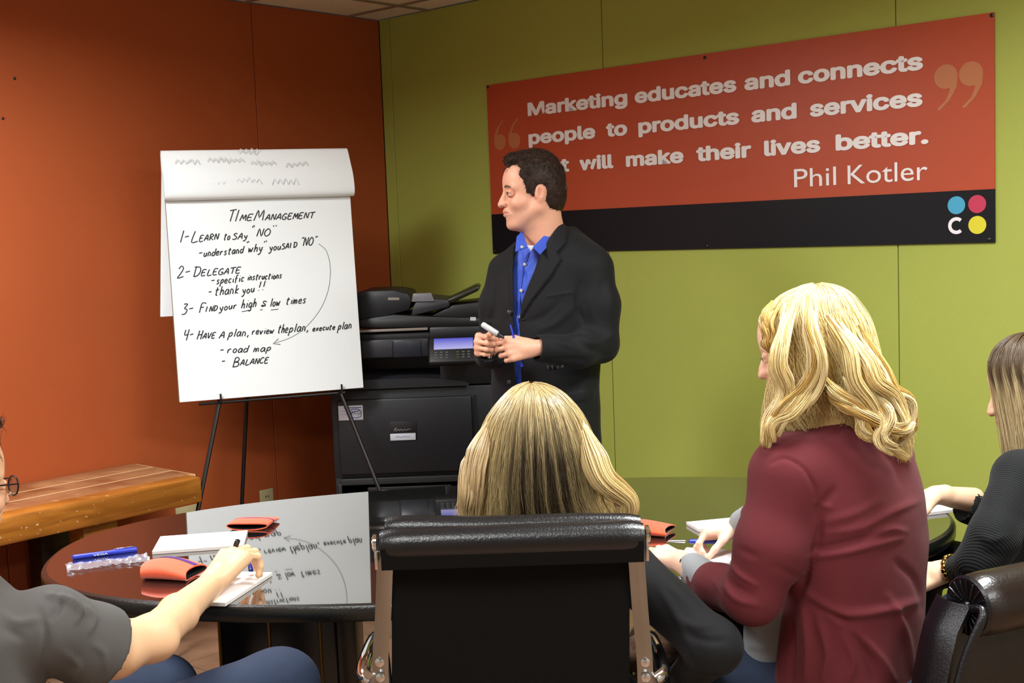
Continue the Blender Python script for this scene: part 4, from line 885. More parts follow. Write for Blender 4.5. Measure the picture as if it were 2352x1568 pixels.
def facecolor(Vl, skin, lip, s=1.0, stub=None):
    """skin colours that belong to the person: lips, ears and nose a little redder"""
    base = np.array(lin(skin)); C_ = np.tile(base, (len(Vl), 1)); v = Vl/s
    def spot(c, r, col, k): 
        nonlocal C_
        w = np.exp(-(((v-np.array(c))/np.array(r))**2).sum(1))[:, None]*k; C_ = C_*(1-w)+np.array(lin(col))*w
    spot((.108, 0, -.066), (.014, .020, .0085), lip, .85); spot((.115, 0, -.03), (.02, .018, .014), '#d48a72', .3)
    for y in (-1, 1): spot((.065, .048*y, -.035), (.03, .03, .022), '#d08a72', .22); spot((-.01, .08*y, -.005), (.03, .02, .035), '#d47a62', .35)
    if stub: 
        w = np.clip((-.045-v[:, 2])/.03, 0, 1)*np.clip((v[:, 0]-.0)/.03, 0, 1)*np.clip((v[:, 2]+.14)/.02, 0, 1); w = w[:, None]*.25; C_ = C_*(1-w)+np.array(lin(stub))*w
    return np.concatenate([C_, np.ones((len(v), 1))], 1)
def flatcol(n, c): return np.tile(np.array([*lin(c), 1.0]), (n, 1))
def ngjoin(parts):                                   # several numpy meshes (V, F[, colour]) -> one
    V = []; F = []; C_ = []; n = 0
    for p in parts:
        V.append(p[0]); F.append(np.asarray(p[1])+n); n += len(p[0])
        if len(p) > 2: C_.append(p[2])
    return np.concatenate(V), np.concatenate(F), (np.concatenate(C_) if C_ else None)
def skinmat(name): 
    return mat(name, '#e0a080', .48, attr='col', bump=.12, bscale=500, sss=.12, spec=.4)
def eyes(par, A, c, s, iris='#4a5a60', name='eye'):
    for y in (-1, 1):
        e = np.array((.0845, .032*y, .0))*s; bm = bmesh.new(); bmesh.ops.create_uvsphere(bm, u_segments=20, v_segments=14, radius=.0122*s); v, f = bmgeo(bm); v = np.array(v)
        v = v[:, [2, 0, 1]]; cw_ = to_world(v+e, A, c); col = np.where((v[:, 0] > .0107*s)[:, None], np.array([*lin('#0c0a0a'), 1]), np.where((v[:, 0] > .0092*s)[:, None], np.array([*lin(iris), 1]), np.array([*lin('#d8cfca'), 1])))
        obj(name, (cw_, f), MATS.get('eye') or mat('eye', '#ffffff', .15, attr='col'), par, color=col)
# ------------------------------------------------------------------ hair made of strands that follow an envelope
def strand_mesh(Pm, rad, col, sides=3):
    """Pm (n, m, 3) points, rad (n, m), col (n, m, 3) -> tubes as one mesh"""
    n, m_, _ = Pm.shape; T_ = np.gradient(Pm, axis=1); T_ /= np.linalg.norm(T_, axis=2)[..., None]+1e-9
    ref = np.array([.3, -.9, .2]); X = np.cross(T_, ref); X /= np.linalg.norm(X, axis=2)[..., None]+1e-9; Y_ = np.cross(T_, X)
    V = np.stack([Pm+(X*math.cos(2*math.pi*k/sides)+Y_*math.sin(2*math.pi*k/sides))*rad[..., None] for k in range(sides)], 2)   # n,m,sides,3
    idx = np.arange(n*m_*sides).reshape(n, m_, sides); F = []
    for k in range(sides):
        a, b = idx[:, :-1, k], idx[:, :-1, (k+1) % sides]; c_, d = idx[:, 1:, (k+1) % sides], idx[:, 1:, k]; F.append(np.stack([a, b, c_, d], -1).reshape(-1, 4))
    C_ = np.repeat(col[:, :, None, :], sides, 2).reshape(-1, 3); return V.reshape(-1, 3), np.concatenate(F), np.concatenate([C_, np.ones((len(C_), 1))], 1)
def hair_env(levels, u, z):                          # radius profile by height, in the hair's own frame
    L_ = np.array(levels); t = np.arange(len(L_)); return [np.interp(z, t, L_[:, i]) for i in range(L_.shape[1])]
def hair(par, levels, n, clumps, col, rs, length=(0.8, 1.0), lenfun=None, wave=(.0, 6, .0), layer=(.86, 1.0), urange=(0, 2*math.pi), start=.0, rad=.0007, m_=26, name='hair', fly=0, side_fade=None, inner=True, crown=None, mt=None, ncore=40, core=.93, spiral=0, zflat=0):
    """levels: rows (cx, cy, z, rx, ry) from the crown to the tips, in world space; strands run down through them"""
    R = np.random.default_rng(rs); L_ = np.array(levels, float); NL = len(L_)-1
    cu = R.uniform(urange[0], urange[1], clumps); ci = R.integers(0, clumps, n); u0 = R.uniform(urange[0], urange[1], n)
    t0 = np.zeros(n)+start; tl = R.uniform(length[0], length[1], n); cl_l = R.uniform(length[0], length[1], clumps); tl = .4*tl+.6*cl_l[ci]
    if lenfun is not None: tl = tl*lenfun(u0%(2*math.pi))
    t = t0[:, None]+(tl-t0)[:, None]*np.linspace(0, 1, m_)[None]; pull = np.clip(t*1.1-.1, 0, 1)**.8*.78
    du = (cu[ci]-u0+math.pi) % (2*math.pi)-math.pi if urange[1]-urange[0] > 6.2 else cu[ci]-u0
    near = np.abs(du) > .5; du = np.where(near, du*.12, du)
    ph = R.uniform(0, 6.28, clumps)[ci]+R.normal(0, .25, n); wv = np.sin(t*wave[1]*6.283+ph[:, None])*wave[0]*np.clip(t*2-.3, 0, 1); wr_ = np.cos(t*wave[1]*6.283+ph[:, None]*1.3)*wave[2]*np.clip(t*2-.3, 0, 1)
    u = u0[:, None]+du[:, None]*pull+wv+spiral*t; lay = R.uniform(layer[0], layer[1], clumps)[ci]*.5+R.uniform(layer[0], layer[1], n)*.5
    tt = t*NL; ip = [np.interp(tt.ravel(), np.arange(NL+1), L_[:, i]).reshape(tt.shape) for i in range(5)]
    ip = [np.interp(tt.ravel(), np.linspace(0, NL, NL*6+1), np.convolve(np.pad(np.interp(np.linspace(0, NL, NL*6+1), np.arange(NL+1), L_[:, i]), 2, mode='edge'), np.ones(5)/5, 'valid')).reshape(tt.shape) for i in range(5)]
    cl_r = 1+R.normal(0, .018, clumps)[ci][:, None]*np.clip(t*3, 0, 1)
    f_ = lay[:, None]*cl_r+wr_; x = ip[0]+np.cos(u)*ip[3]*f_; y = ip[1]+np.sin(u)*ip[4]*f_; z = ip[2]+R.normal(0, .002, n)[:, None]+zflat
    Pm = np.stack([x, y, z], -1)
    if fly:
        k = R.random(n) < fly; off = R.normal(0, 1, (n, 3))*np.array([.02, .02, .010]); Pm += (off[:, None, :]*(np.linspace(0, 1, m_)**2)[None, :, None])*k[:, None, None]
    # thickness and colour
    tp_ = np.linspace(0, 1, m_)[None]; radm = rad*R.uniform(.7, 1.3, n)[:, None]*(1-.65*tp_**3)
    c0, c1, c2 = [np.array(lin(q)) for q in col]      # root, middle light, dark lowlight
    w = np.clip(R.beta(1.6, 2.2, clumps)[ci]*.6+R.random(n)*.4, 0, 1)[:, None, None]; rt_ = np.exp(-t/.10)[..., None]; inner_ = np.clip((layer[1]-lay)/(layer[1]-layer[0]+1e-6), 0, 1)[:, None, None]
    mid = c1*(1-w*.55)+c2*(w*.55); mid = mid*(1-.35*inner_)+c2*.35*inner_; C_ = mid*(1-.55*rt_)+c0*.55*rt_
    if side_fade is not None: fz = side_fade(x, y, z, u, t)[..., None]; C_ = C_*(1-fz)+c2*fz
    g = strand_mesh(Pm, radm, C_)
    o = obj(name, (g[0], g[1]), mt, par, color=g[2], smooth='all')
    if inner:
        nu = ncore; uu = np.linspace(urange[0], urange[1], nu, endpoint=urange[1]-urange[0] < 6.2); nt_ = NL*4+1; ts = np.linspace(0, NL*.97*length[1], nt_)
        V = []; 
        ii = [np.interp(ts, np.arange(NL+1), L_[:, i]) for i in range(5)]
        cr_ = 1+.035*np.sin(uu*9+1)+.025*np.sin(uu*17)
        for q in range(nt_): V.append(np.stack([ii[0][q]+np.cos(uu)*ii[3][q]*core*cr_, ii[1][q]+np.sin(uu)*ii[4][q]*core*cr_, np.full(nu, ii[2][q]-.004)], -1))
        V = np.concatenate(V); closed = urange[1]-urange[0] > 6.2; F = []
        for q in range(nt_-1):
            for k in range(nu if closed else nu-1): F.append((q*nu+k, (q+1)*nu+k, (q+1)*nu+(k+1) % nu, q*nu+(k+1) % nu))
        cc_ = np.tile(np.array([*(c2*.7+c1*.3), 1]), (len(V), 1)); obj('hair_underlayer', (V, np.array(F)), mt, par, color=cc_, smooth='all')
    return o
M_hair = mat('hair', '#caa56a', .36, attr='col', spec=.55); M_hair_dark = mat('hair_dark', '#3a2a20', .55, attr='col', spec=.2)
def short_hair(par, HA, hc, HS, tone, seed, curl=0, n_l=2600):
    hh = Vol(np.array([-.145, -.11, -.13])*HS, np.array([.13, .11, .165])*HS, .003)
    hh.ell(np.array((-.010, 0, .042))*HS, np.array((.105, .0835, .104))*HS, None, 0); hh.ell(np.array((-.044, 0, -.005))*HS, np.array((.071, .0765, .092))*HS, None, .02)
    hh.ell(np.array((.048, 0, .114))*HS, np.array((.042, .050, .022))*HS, None, .02)
    hh.ell(np.array((.105, 0, .012))*HS, np.array((.075, .13, .068))*HS, None, .008, 's')       # face opening
    hh.ell(np.array((.035, 0, -.085))*HS, np.array((.075, .13, .09))*HS, None, .008, 's')      # below the ear
    for y in (-1, 1):
        hh.ell(np.array((-.012, .083*y, -.006))*HS, np.array((.022, .02, .030))*HS, None, .004, 's'); hh.ell(np.array((.082, .058*y, .085))*HS, np.array((.03, .03, .035))*HS, None, .008, 's')
        hh.cap(np.array((.012, .068*y, .02))*HS, np.array((.010, .070*y, -.012))*HS, .009*HS, .006*HS, .008)
    Vh, Fh = hh.mesh(); Nh = vnormals(Vh, Fh)
    nz = np.array([mnoise.noise(Vector(v*85))*.6+mnoise.noise(Vector(v*190))*.4 for v in Vh]); fr_w = np.clip((Vh[:, 2]-.03)/.08, .35, 1); Vh = Vh+Nh*(nz*(.0055+curl*.006)*fr_w)[:, None]
    hcc = np.array(lin(tone))[None]*(1+.45*np.array([mnoise.noise(Vector(v*60)) for v in Vh]))[:, None]; hcc = np.concatenate([hcc, np.ones((len(hcc), 1))], 1)
    hr = obj('hair', (to_world(Vh, HA, hc), Fh), M_hair_dark, par, color=hcc, smooth='all')
    R_ = np.random.default_rng(seed); sel = R_.choice(len(Vh), n_l); top_ = Vh[sel]; Nn = Nh[sel]
    flow = np.array([.25, 0, -.5])+R_.normal(0, .45, (n_l, 3)); flow = np.where((top_[:, 2:3] > .09), np.array([.6, 0, .15])+R_.normal(0, .5, (n_l, 3)), flow); flow -= Nn*(flow*Nn).sum(1)[:, None]; flow /= np.linalg.norm(flow, axis=1)[:, None]
    ln_ = R_.uniform(.010, .024, n_l)*np.where(top_[:, 2] > .07, 1.25, .75); ts_ = np.linspace(0, 1, 6)
    Pm = top_[:, None]+flow[:, None]*(ln_[:, None]*ts_)[..., None]+Nn[:, None]*(ln_[:, None]*(.42*ts_-.30*ts_**2))[..., None]
    if curl: Pm = Pm+np.cross(flow, Nn)[:, None]*(np.sin(ts_*6)[None]*.006*curl)[..., None]
    cs_ = np.array(lin(tone))[None, None]*R_.uniform(.7, 2.3, (n_l, 1, 1))*np.ones((1, 6, 1)); g = strand_mesh(Pm, np.full((n_l, 6), .00075)*(1-.7*ts_)[None], cs_)
    obj('hair_locks', (to_world(g[0], HA, hc), g[1]), M_hair_dark, hr, color=g[2], smooth='all')
# ================================================================== the standing presenter
YP = 4.27
pf = nrm((-.55, -.83, 0)); PA = axes3(pf); pl_ = PA[1]
pres = thing('person', 'standing man in black blazer and open-necked blue shirt, looking towards the flip chart', 'person', (.12, YP, 0))
M_skinp = skinmat('skin_presenter'); SKP = '#d9a084'
# head
ha = nrm((-.985, -.175, -.03)); HA = axes3(ha); hc = np.array(P(1224, 441, YP-.02)); HS = .985
neck_w = np.array(P(1262, 575, YP+.02)); nl_ = (neck_w-hc)@HA.T
hv = head_vol(HS, neck_to=nl_, h=.0026, zmin=-.27, nose=1.0); Vl, Fl = hv.mesh(); colp = facecolor(Vl, SKP, '#b8685a', HS, '#9a7868')
headg = (to_world(Vl, HA, hc), Fl, colp)
# hands
wl_, wr__ = P(1226, 799, 3.98), P(1121, 792, 4.06)
hvl = Vol(np.array(P(1140, 845, 4.05))-np.array([.02, .16, .02]), np.array(P(1250, 740, 3.9))+np.array([.02, .22, .03]), .0026)
hand(hvl, wl_, (-1, -.30, -.02), (0.1, -1, .25), (0, 0, 1), .93, curls=[(.75, 1.35, .7), (.85, 1.45, .7), (.95, 1.45, .7), (1.0, 1.45, .7)], spread=.05, thumb=(.55, .45), thumb_curl=.6)
hvl.cap(wl_, np.array(wl_)+np.array([.06, .02, 0]), .025, .028, .01)
gl = hvl.mesh()
hvr = Vol(np.array(P(1085, 840, 4.1))-np.array([.02, .20, .02]), np.array(P(1170, 725, 3.9))+np.array([.03, .26, .03]), .0026)
hand(hvr, wr__, (-.42, -.9, .12), (-.9, .25, .15), (0, 0, 1), .93, curls=[(1.25, 1.15, .5), (1.35, 1.4, .6), (1.4, 1.45, .7), (1.4, 1.5, .7)], spread=.04, thumb=(.45, .55), thumb_curl=.25)
hvr.cap(wr__, np.array(wr__)+np.array([.01, .07, -.02]), .025, .028, .01)
gr_ = hvr.mesh()
# trunk, arms and legs under the clothes
tv = Vol((-.22, 4.0, 0), (.48, 4.62, 1.46), .010)
tv.loft(plv([(560, 1195, 1330, .07), (620, 1165, 1365, .09), (800, 1160, 1350, .10), (1000, 1150, 1352, .105)], pf, YP), pf, .02)
for sh, el, wr2 in ((P(1368, 625, 4.17), P(1378, 800, 4.14), wl_), (P(1158, 625, 4.36), P(1134, 800, 4.38), wr__)):
    tv.chain([np.array(sh), np.array(el), np.array(wr2)], [.05, .04, .026], .02)
hipL, hipR = np.array(P(1300, 1010, 4.22)), np.array(P(1190, 1010, 4.34)); kL, kR = hipL+[.02, -.03, -.42], hipR+[-.02, -.03, -.42]; aL, aR = kL+[.01, .03, -.40], kR+[-.01, .03, -.40]
aL[2] = aR[2] = .10
for c_ in ((hipL, kL, aL), (hipR, kR, aR)): tv.chain(c_, [.075, .05, .035], .02)
for a_ in (aL, aR): tv.cap(a_-[0, 0, .05], a_+pf*.14-[0, 0, .06], .035, .028, .02)
gt = tv.mesh()
Vb, Fb, _ = ngjoin([headg[:2], gl, gr_, gt]); cb_ = np.concatenate([colp]+[flatcol(len(g[0]), SKP) for g in (gl, gr_, gt)])
obj('body', (Vb, Fb), M_skinp, pres, color=cb_, smooth='all')
eyes(pres, HA, hc, HS)
# eyebrows
M_brow = mat('brow_hair', '#5b4334', .7)
for y in (-1, 1):
    pts = [to_world(np.array(q)*HS, HA, hc) for q in ((.0975, .014*y, .020), (.0965, .028*y, .0255), (.086, .048*y, .021))]
    obj('eyebrow', tube(curve(pts, 4), [.0030, .0042, .0048, .0048, .0046, .0042, .0036, .0028, .0016], 6), M_brow, pres)
    lid = [to_world(np.array(q)*HS, HA, hc) for q in ((.0945, .019*y, .0015), (.0985, .030*y, .0052), (.0915, .044*y, .001))]
    obj('eyelashes', tube(curve(lid, 4), .0009, 5), M_brow, pres)
# short hair: a cap with an uneven surface and many short locks
short_hair(pres, HA, hc, HS, '#2e2019', 4)
# shirt
M_shirt = mat('blue_shirt', '#2448b4', .6, bump=.15, bscale=900, sheen=.2); M_bl = mat('blazer_cloth', '#0c0d0f', .75, bump=.25, bscale=700, spec=.25, sheen=.03); M_tr = mat('black_trousers', '#08080a', .8)
rows_b = [(522, 1222, 1318, .065, YP+.03), (545, 1195, 1345, .078), (572, 1160, 1378, .095), (610, 1142, 1388, .112), (680, 1134, 1386, .125), (780, 1131, 1376, .125), (870, 1131, 1371, .130), (950, 1128, 1373, .135), (1035, 1124, 1377, .140)]
sv = Vol((-.16, 4.02, .78), (.40, 4.56, 1.62), .0045)
sv.loft(plv([(y, xl+14, xr-14, b-.016, *r) for y, xl, xr, b, *r in rows_b if y > 530], pf, YP), pf, 0)
gs_ = sv.mesh(); gs_ = wrinkle(gs_, [([(1200, 600), (1215, 640), (1190, 690)], 7, .005), ([(1230, 590), (1205, 625)], 6, .005), ([(1185, 720), (1200, 760)], 6, .004), ([(1196, 580), (1203, 630)], 4, -.004)], .002, 25)
shirt = obj('shirt', gs_, M_shirt, pres, smooth='all')
def surf_at(x, y, g, lift=.0):                       # first point of a mesh seen at a picture point (nearest vertex)
    vx, vy = picxy(g[0]); q = (vx-x)**2+(vy-y)**2; idx_ = np.argsort(q)[:24]; j = idx_[np.argmin(g[0][idx_, 1])]; d = ray(x, y); Yv = g[0][j, 1]-lift; return P(x, y, Yv)
def patch(name, poly, g, th, m, par, lift=.003, bev=.001, n=10):
    pts = [surf_at(x, y, g, lift) for x, y in poly]; c_ = sum(pts, Vector())/len(pts); bm = bmesh.new(); v1 = [bm.verts.new(p) for p in pts]; vc = bm.verts.new(c_+Vector((0, -.002, 0)))
    v2 = [bm.verts.new(p+Vector((0, th, 0))) for p in pts]
    for i in range(len(pts)): j = (i+1) % len(pts); bm.faces.new((v1[i], v1[j], vc)); bm.faces.new((v1[j], v1[i], v2[i], v2[j]))
    bmesh.ops.recalc_face_normals(bm, faces=bm.faces); return obj(name, bmgeo(bm), m, par, sharp=50)
# collar: two blades and a band round the neck
def blade(quad_, par):
    a, b, c_, d = [P(*q) for q in quad_]; rows_ = []
    for i in range(5):
        t_ = i/4; l_, r_ = a+(b-a)*t_, d+(c_-d)*t_; rows_.append([l_+(r_-l_)*(k/4)+Vector((0, -.003*math.sin(math.pi*k/4), 0)) for k in range(5)])
    return obj('collar', sheet(rows_, .003), M_shirt, par, sharp=50)
blade([(1284, 506, YP+.0), (1224, 567, YP-.118), (1241, 584, YP-.134), (1296, 522, YP-.02)], pres)
blade([(1200, 531, YP-.03), (1212, 568, YP-.116), (1184, 579, YP-.122), (1187, 545, YP-.06)], pres)
obj('undershirt', prism([(a.x, a.z) for a in [P(x, y, YP-.108) for x, y in ((1209, 563), (1219, 576), (1230, 564))]], (0, YP-.110, 0), (1, 0, 0), (0, 0, 1), (0, 1, 0), .01, 0), mat('white_cotton', '#cfd0d4', .8), pres, smooth=False)
obj('placket', tube(curve([surf_at(x, y, gs_, .001) for x, y in ((1214, 578), (1203, 606), (1198, 640), (1193, 690), (1190, 740))], 4), .0028, 6), M_shirt, shirt)
M_btn = mat('pearl_button', '#a9a08e', .3)
for x, y in ((1205, 607), (1197, 667), (1192, 727)): q = surf_at(x, y, gs_, .003); obj('button', lathe([(.0052, 0), (.0056, .0015), (.004, .002)], q, Vector((-.3, -1, .1)), 14), M_btn, shirt)
q = P(1199, 567, YP-.128); obj('button', lathe([(.0048, 0), (.005, .0015), (.004, .002)], q, Vector((-.3, -1, .3)), 14), M_btn, shirt)
# blazer
bv = Vol((-.21, 3.90, .76), (.46, 4.62, 1.63), .0045)
bv.loft(plv(rows_b, pf, YP), pf, 0, n=2.3)
la = [P(1362, 622, 4.17), P(1380, 700, 4.15), P(1380, 790, 4.13)]; lb = [P(1380, 790, 4.13), P(1330, 805, 4.05), P(1240, 800, 3.99)]
bv.ell(P(1358, 618, 4.18), (.062, .060, .062), None, .04)
bv.chain([np.array(p) for p in la], [.062, .062, .060], .03); bv.chain([np.array(p) for p in lb], [.060, .055, .044], .02)
ra_ = [P(1160, 622, 4.36), P(1140, 700, 4.37), P(1133, 790, 4.38)]; rb_ = [P(1133, 790, 4.38), P(1124, 812, 4.20), P(1119, 806, 4.12)]
bv.chain([np.array(p) for p in ra_], [.058, .058, .054], .03); bv.chain([np.array(p) for p in rb_], [.052, .048, .041], .02)
# hollow cuffs
for w0_, dirc in ((np.array(lb[-1]), nrm(np.array(wl_)-np.array(lb[-2]))), (np.array(rb_[-1]), nrm(np.array(rb_[-1])-np.array(rb_[-2])))):
    bv.cap(w0_-dirc*.0, w0_+dirc*.06, .033, .06, .004, 's')
px, py, X, Y3, Z3 = bv.pic(); front = (Y3 < YP+.02)
neckc = np.array(P(1256, 540, YP-.0))
bv.cap(neckc+[0, -.02, -.03], neckc+[0, .0, .12], .052, .085, .01, 's')
V_poly = [(1186, 530), (1288, 500), (1268, 540), (1242, 585), (1222, 640), (1200, 700), (1193, 745), (1196, 800), (1199, 900), (1186, 900), (1181, 800), (1179, 720), (1178, 640), (1180, 580)]
dv = polysd(px, py, V_poly)/672
tmask = np.where((Y3 < 4.27) , dv, .05); armz = (polysd(px, py, [(1225, 740), (1430, 560), (1430, 900), (1225, 880)])/672 < 0)
h_ = np.maximum(.004-np.abs(bv.D+tmask), 0)/.004
bv.D = np.where((Y3 < 4.27), np.maximum(bv.D, -dv)+0*h_, bv.D).astype(np.float32)
def raise_(poly, amt, soft=2.0):
    d_ = polysd(px, py, poly); m_ = np.clip(.5-d_/soft, 0, 1)*(Y3 < 4.27); bv.D = (bv.D-amt*m_).astype(np.float32)
lap = [(1290, 500), (1302, 525), (1300, 556), (1279, 582), (1291, 594), (1262, 640), (1222, 690), (1194, 735), (1199, 690), (1222, 635), (1242, 582), (1270, 535)]
raise_(lap, .009); raise_([(1290, 500), (1302, 525), (1299, 560), (1279, 582), (1262, 560), (1272, 530)], .003)
raise_([(1184, 528), (1168, 560), (1168, 600), (1172, 660), (1175, 720), (1181, 720), (1178, 640), (1181, 580)], .005)
raise_([(1256, 678), (1312, 668), (1312, 673), (1256, 683)], .003)
raise_([(1300, 905), (1366, 893), (1366, 915), (1300, 927)], .003)
gb = bv.mesh()
folds = [([(1370, 640), (1360, 700), (1372, 760)], 9, .006), ([(1400, 660), (1402, 740)], 10, .004), ([(1330, 770), (1370, 790), (1405, 770)], 8, .008), ([(1310, 780), (1350, 800), (1395, 815)], 8, -.006), ([(1340, 740), (1325, 700), (1330, 650)], 7, -.008), ([(1260, 775), (1300, 790), (1340, 800)], 7, .005), ([(1250, 830), (1300, 825), (1350, 828)], 8, -.005),
 ([(1230, 760), (1280, 740), (1320, 700)], 9, .005), ([(1210, 740), (1250, 725), (1290, 690)], 8, -.004), ([(1135, 650), (1128, 700), (1120, 740)], 7, .006), ([(1105, 750), (1125, 740), (1140, 745)], 6, .006), ([(1110, 770), (1130, 765)], 6, -.005), ([(1150, 620), (1158, 700), (1150, 800), (1158, 880)], 10, .004), ([(1240, 870), (1270, 930), (1265, 1000)], 12, .005), ([(1350, 860), (1340, 930), (1352, 1010)], 12, .005)]
gb = wrinkle(gb, folds, .0022, 14)
blz = obj('blazer', gb, M_bl, pres, smooth='all')
M_jb = mat('jacket_button', '#2a2827', .25)
for x, y in ((1170, 717), (1169, 877), (1260, 843), (1270, 843), (1281, 842), (1291, 841)):
    q = surf_at(x, y, gb, .0015); r_ = .0075 if x < 1200 else .005; obj('button', lathe([(r_, 0), (r_, .002), (r_*.7, .003)], q, Vector((-.2, -1, .1)), 14), M_jb, blz)
obj('buttonhole', tube([surf_at(1196, 735, gb, .001), surf_at(1206, 733, gb, .001)], .0012, 5), M_jb, blz)
# wrist watch just showing in the right cuff
wt = obj('wristwatch', tube([np.array(wr__)+.033*(np.array([math.cos(a)*.4, .25*math.cos(a), 0])+np.array([.9*math.sin(a)*0, 0, math.sin(a)]))*1.0+np.array([.006, .03, -.012]) for a in [2*math.pi*i/20 for i in range(20)]], .004, 6), M_chromeb, pres, label='silver watch in the right cuff')
# trousers and shoes
tr = Vol((-.20, 4.0, .03), (.46, 4.62, .98), .007)
tr.loft(plv([(980, 1140, 1362, .115), (1060, 1138, 1365, .12)], pf, YP), pf, .03)
for c_ in ((hipL, kL, aL), (hipR, kR, aR)): tr.chain(c_, [.095, .078, .066], .02)
obj('trousers', wrinkle(tr.mesh(), [], .004, 9), M_tr, pres, smooth='all')
for a_ in (aL, aR):
    s1 = Vol(a_+np.array([-.2, -.25, -.11]), a_+np.array([.1, .12, .05]), .005); s1.cap(a_+pf*-.04-[0, 0, .055], a_+pf*.15-[0, 0, .065], .042, .034, .02); s1.cap(a_-[0, 0, .03], a_-[0, 0, .05], .04, .04, .02)
    g = s1.mesh(); g[0][:, 2] = np.maximum(g[0][:, 2], .004); obj('shoe', g, mat('black_shoe', '#0a0a0b', .25), pres, smooth='all')
# marker and pen in his hands
def stick(name, label, cat, a, b, r, body, tipm=None, group=None, prof=None):
    a, b = Vector(a), Vector(b); L_ = (b-a).length; t = thing(name, label, cat, a, group)
    obj('barrel', lathe(prof or [(r*.7, 0), (r, .004), (r, L_*.68), (r*.72, L_*.72)], a, b-a, 18), body, t)
    obj('tip', lathe([(r*.66, L_*.70), (r*.6, L_*.93), (r*.3, L_)], a, b-a, 14), tipm or M_pblack, t); return t
M_mk = mat('silver_marker', '#b9bcba', .35, var=.15, vscale=90)
t = stick('marker', 'silver-white marker held in the right hand of the standing man', 'marker', P(1107, 744, 3.945), P(1158, 776, 3.925), .0092, M_mk)
t = stick('pen', 'blue pen held upright in the left hand of the standing man', 'pen', P(1199, 842, 3.985), P(1172, 745, 3.99), .0052, M_bpen, M_bpen, None)
def lock(par, pts, wd, n, seed, col, curl=.006, turns=2.5, name='hair_lock', rad=.0009):
    """one wavy lock through the given points, tapering to its tip"""
    c = np.array([list(p) for p in curve(pts, 6)]); m_ = len(c); R = np.random.default_rng(seed); t = np.linspace(0, 1, m_); T_ = np.gradient(c, axis=0); T_ /= np.linalg.norm(T_, axis=1)[:, None]; X = np.cross(T_, [0, -1, 0]); X /= np.linalg.norm(X, axis=1)[:, None]; Yv = np.cross(T_, X)
    a = R.uniform(0, 6.28, n); r = np.sqrt(R.random(n))*wd; prof = np.clip(t/.25, .12, 1)**.7*(1-.60*t**2.5); ph = R.normal(0, .25, n)
    w_ = np.sin(t[None]*turns*6.283+ph[:, None])*curl*np.clip(t*2, 0, 1); Pm = c[None]+X[None]*((np.cos(a)*r)[:, None]*prof[None]+w_)[..., None]+Yv[None]*((np.sin(a)*r)[:, None]*prof[None]+np.cos(t[None]*turns*6.283+ph[:, None])*curl)[..., None]
    c0, c1, c2 = [np.array(lin(q)) for q in col]; w = R.beta(1.5, 2.2, n)[:, None, None]; C_ = (c1*(1-w)+c2*w)*np.ones((1, m_, 1)); g = strand_mesh(Pm, rad*R.uniform(.7, 1.3, n)[:, None]*(1-.6*t**3)[None], C_); obj(name, (g[0], g[1]), M_hair, par, color=g[2], smooth='all')
def hrows(rows, Yc):                                  # (y, x left, x right, half depth[, Y]) -> hair envelope rows
    out = []
    for r in rows:
        y, xl, xr, ry = r[:4]; Y_ = r[4] if len(r) > 4 else Yc; a, b = P(xl, y, Y_), P(xr, y, Y_); out.append(((a.x+b.x)/2, Y_, (a.z+b.z)/2, (b.x-a.x)/2, ry))
    return out
def headmesh(f, c, s, neck, skin, lip, nose=.85):
    A = axes3(f); c = np.array(c); v = head_vol(s, neck_to=(np.array(neck)-c)@A.T, h=.003, zmin=-.27, nose=nose); Vl, Fl = v.mesh(); return A, c, (to_world(Vl, A, c), Fl, facecolor(Vl, skin, lip, s))
def handmesh(W, lo, hi, **kw):
    W = np.array(W); v = Vol(W+np.array(lo), W+np.array(hi), .0027); fa = kw.pop('fore', None); hand(v, W, **kw)
    if fa is not None: v.cap(W, W+np.array(fa), .024, .027, .01)
    return v.mesh()
def body(par, parts, m, skin):
    out = [p if len(p) > 2 else (p[0], p[1], flatcol(len(p[0]), skin)) for p in parts]; V, F, C_ = ngjoin(out); return obj('body', (V, F), m, par, color=C_, smooth='all')
def tops(name, v, folds, m, par, noise=.002, ns=14, label=None): return obj(name, wrinkle(v.mesh(), folds, noise, ns), m, par, smooth='all', label=label)
M_skinw = skinmat('skin_fair'); M_denim = mat('denim', '#182740', .85, bump=.4, bscale=900, var=.12, vscale=30); M_denimd = mat('dark_denim', '#131a2b', .85, bump=.4, bscale=900)
def seated_legs(par, hips, knees, feet, m, shoe_m, r=(.085, .065, .05), h=.008, body_extra=None):
    lo = np.min([*hips, *knees, *feet], 0)-.14; hi = np.max([*hips, *knees, *feet], 0)+.14; lo[2] = .05; v = Vol(lo, hi, h)
    for a, b, c_ in zip(hips, knees, feet): v.chain([np.array(a), np.array(b), np.array(c_)], r, .03)
    v.cap(hips[0], hips[1], r[0]*1.15, None, .04)
    if body_extra: body_extra(v)
    o = obj('trousers', wrinkle(v.mesh(), [], .003, 12), m, par, smooth='all')
    for b, c_ in zip(knees, feet):
        c_ = np.array(c_, float); f = nrm([c_[0]*0+(b[0]-hips[0][0]), b[1]-hips[0][1], 0]); s1 = Vol([min(c_[0], c_[0]+f[0]*.2)-.08, min(c_[1], c_[1]+f[1]*.2)-.08, .0], [max(c_[0], c_[0]+f[0]*.2)+.08, max(c_[1], c_[1]+f[1]*.2)+.08, .14], .006)
        g0 = np.array([c_[0], c_[1], .045]); s1.cap(g0-f*.04, g0+f*.16-[0, 0, .008], .042, .032, .02); s1.cap(g0, [c_[0], c_[1], .10], .04, .036, .02); g = s1.mesh(); g[0][:, 2] = np.maximum(g[0][:, 2], .004); obj('shoe', g, shoe_m, par, smooth='all')
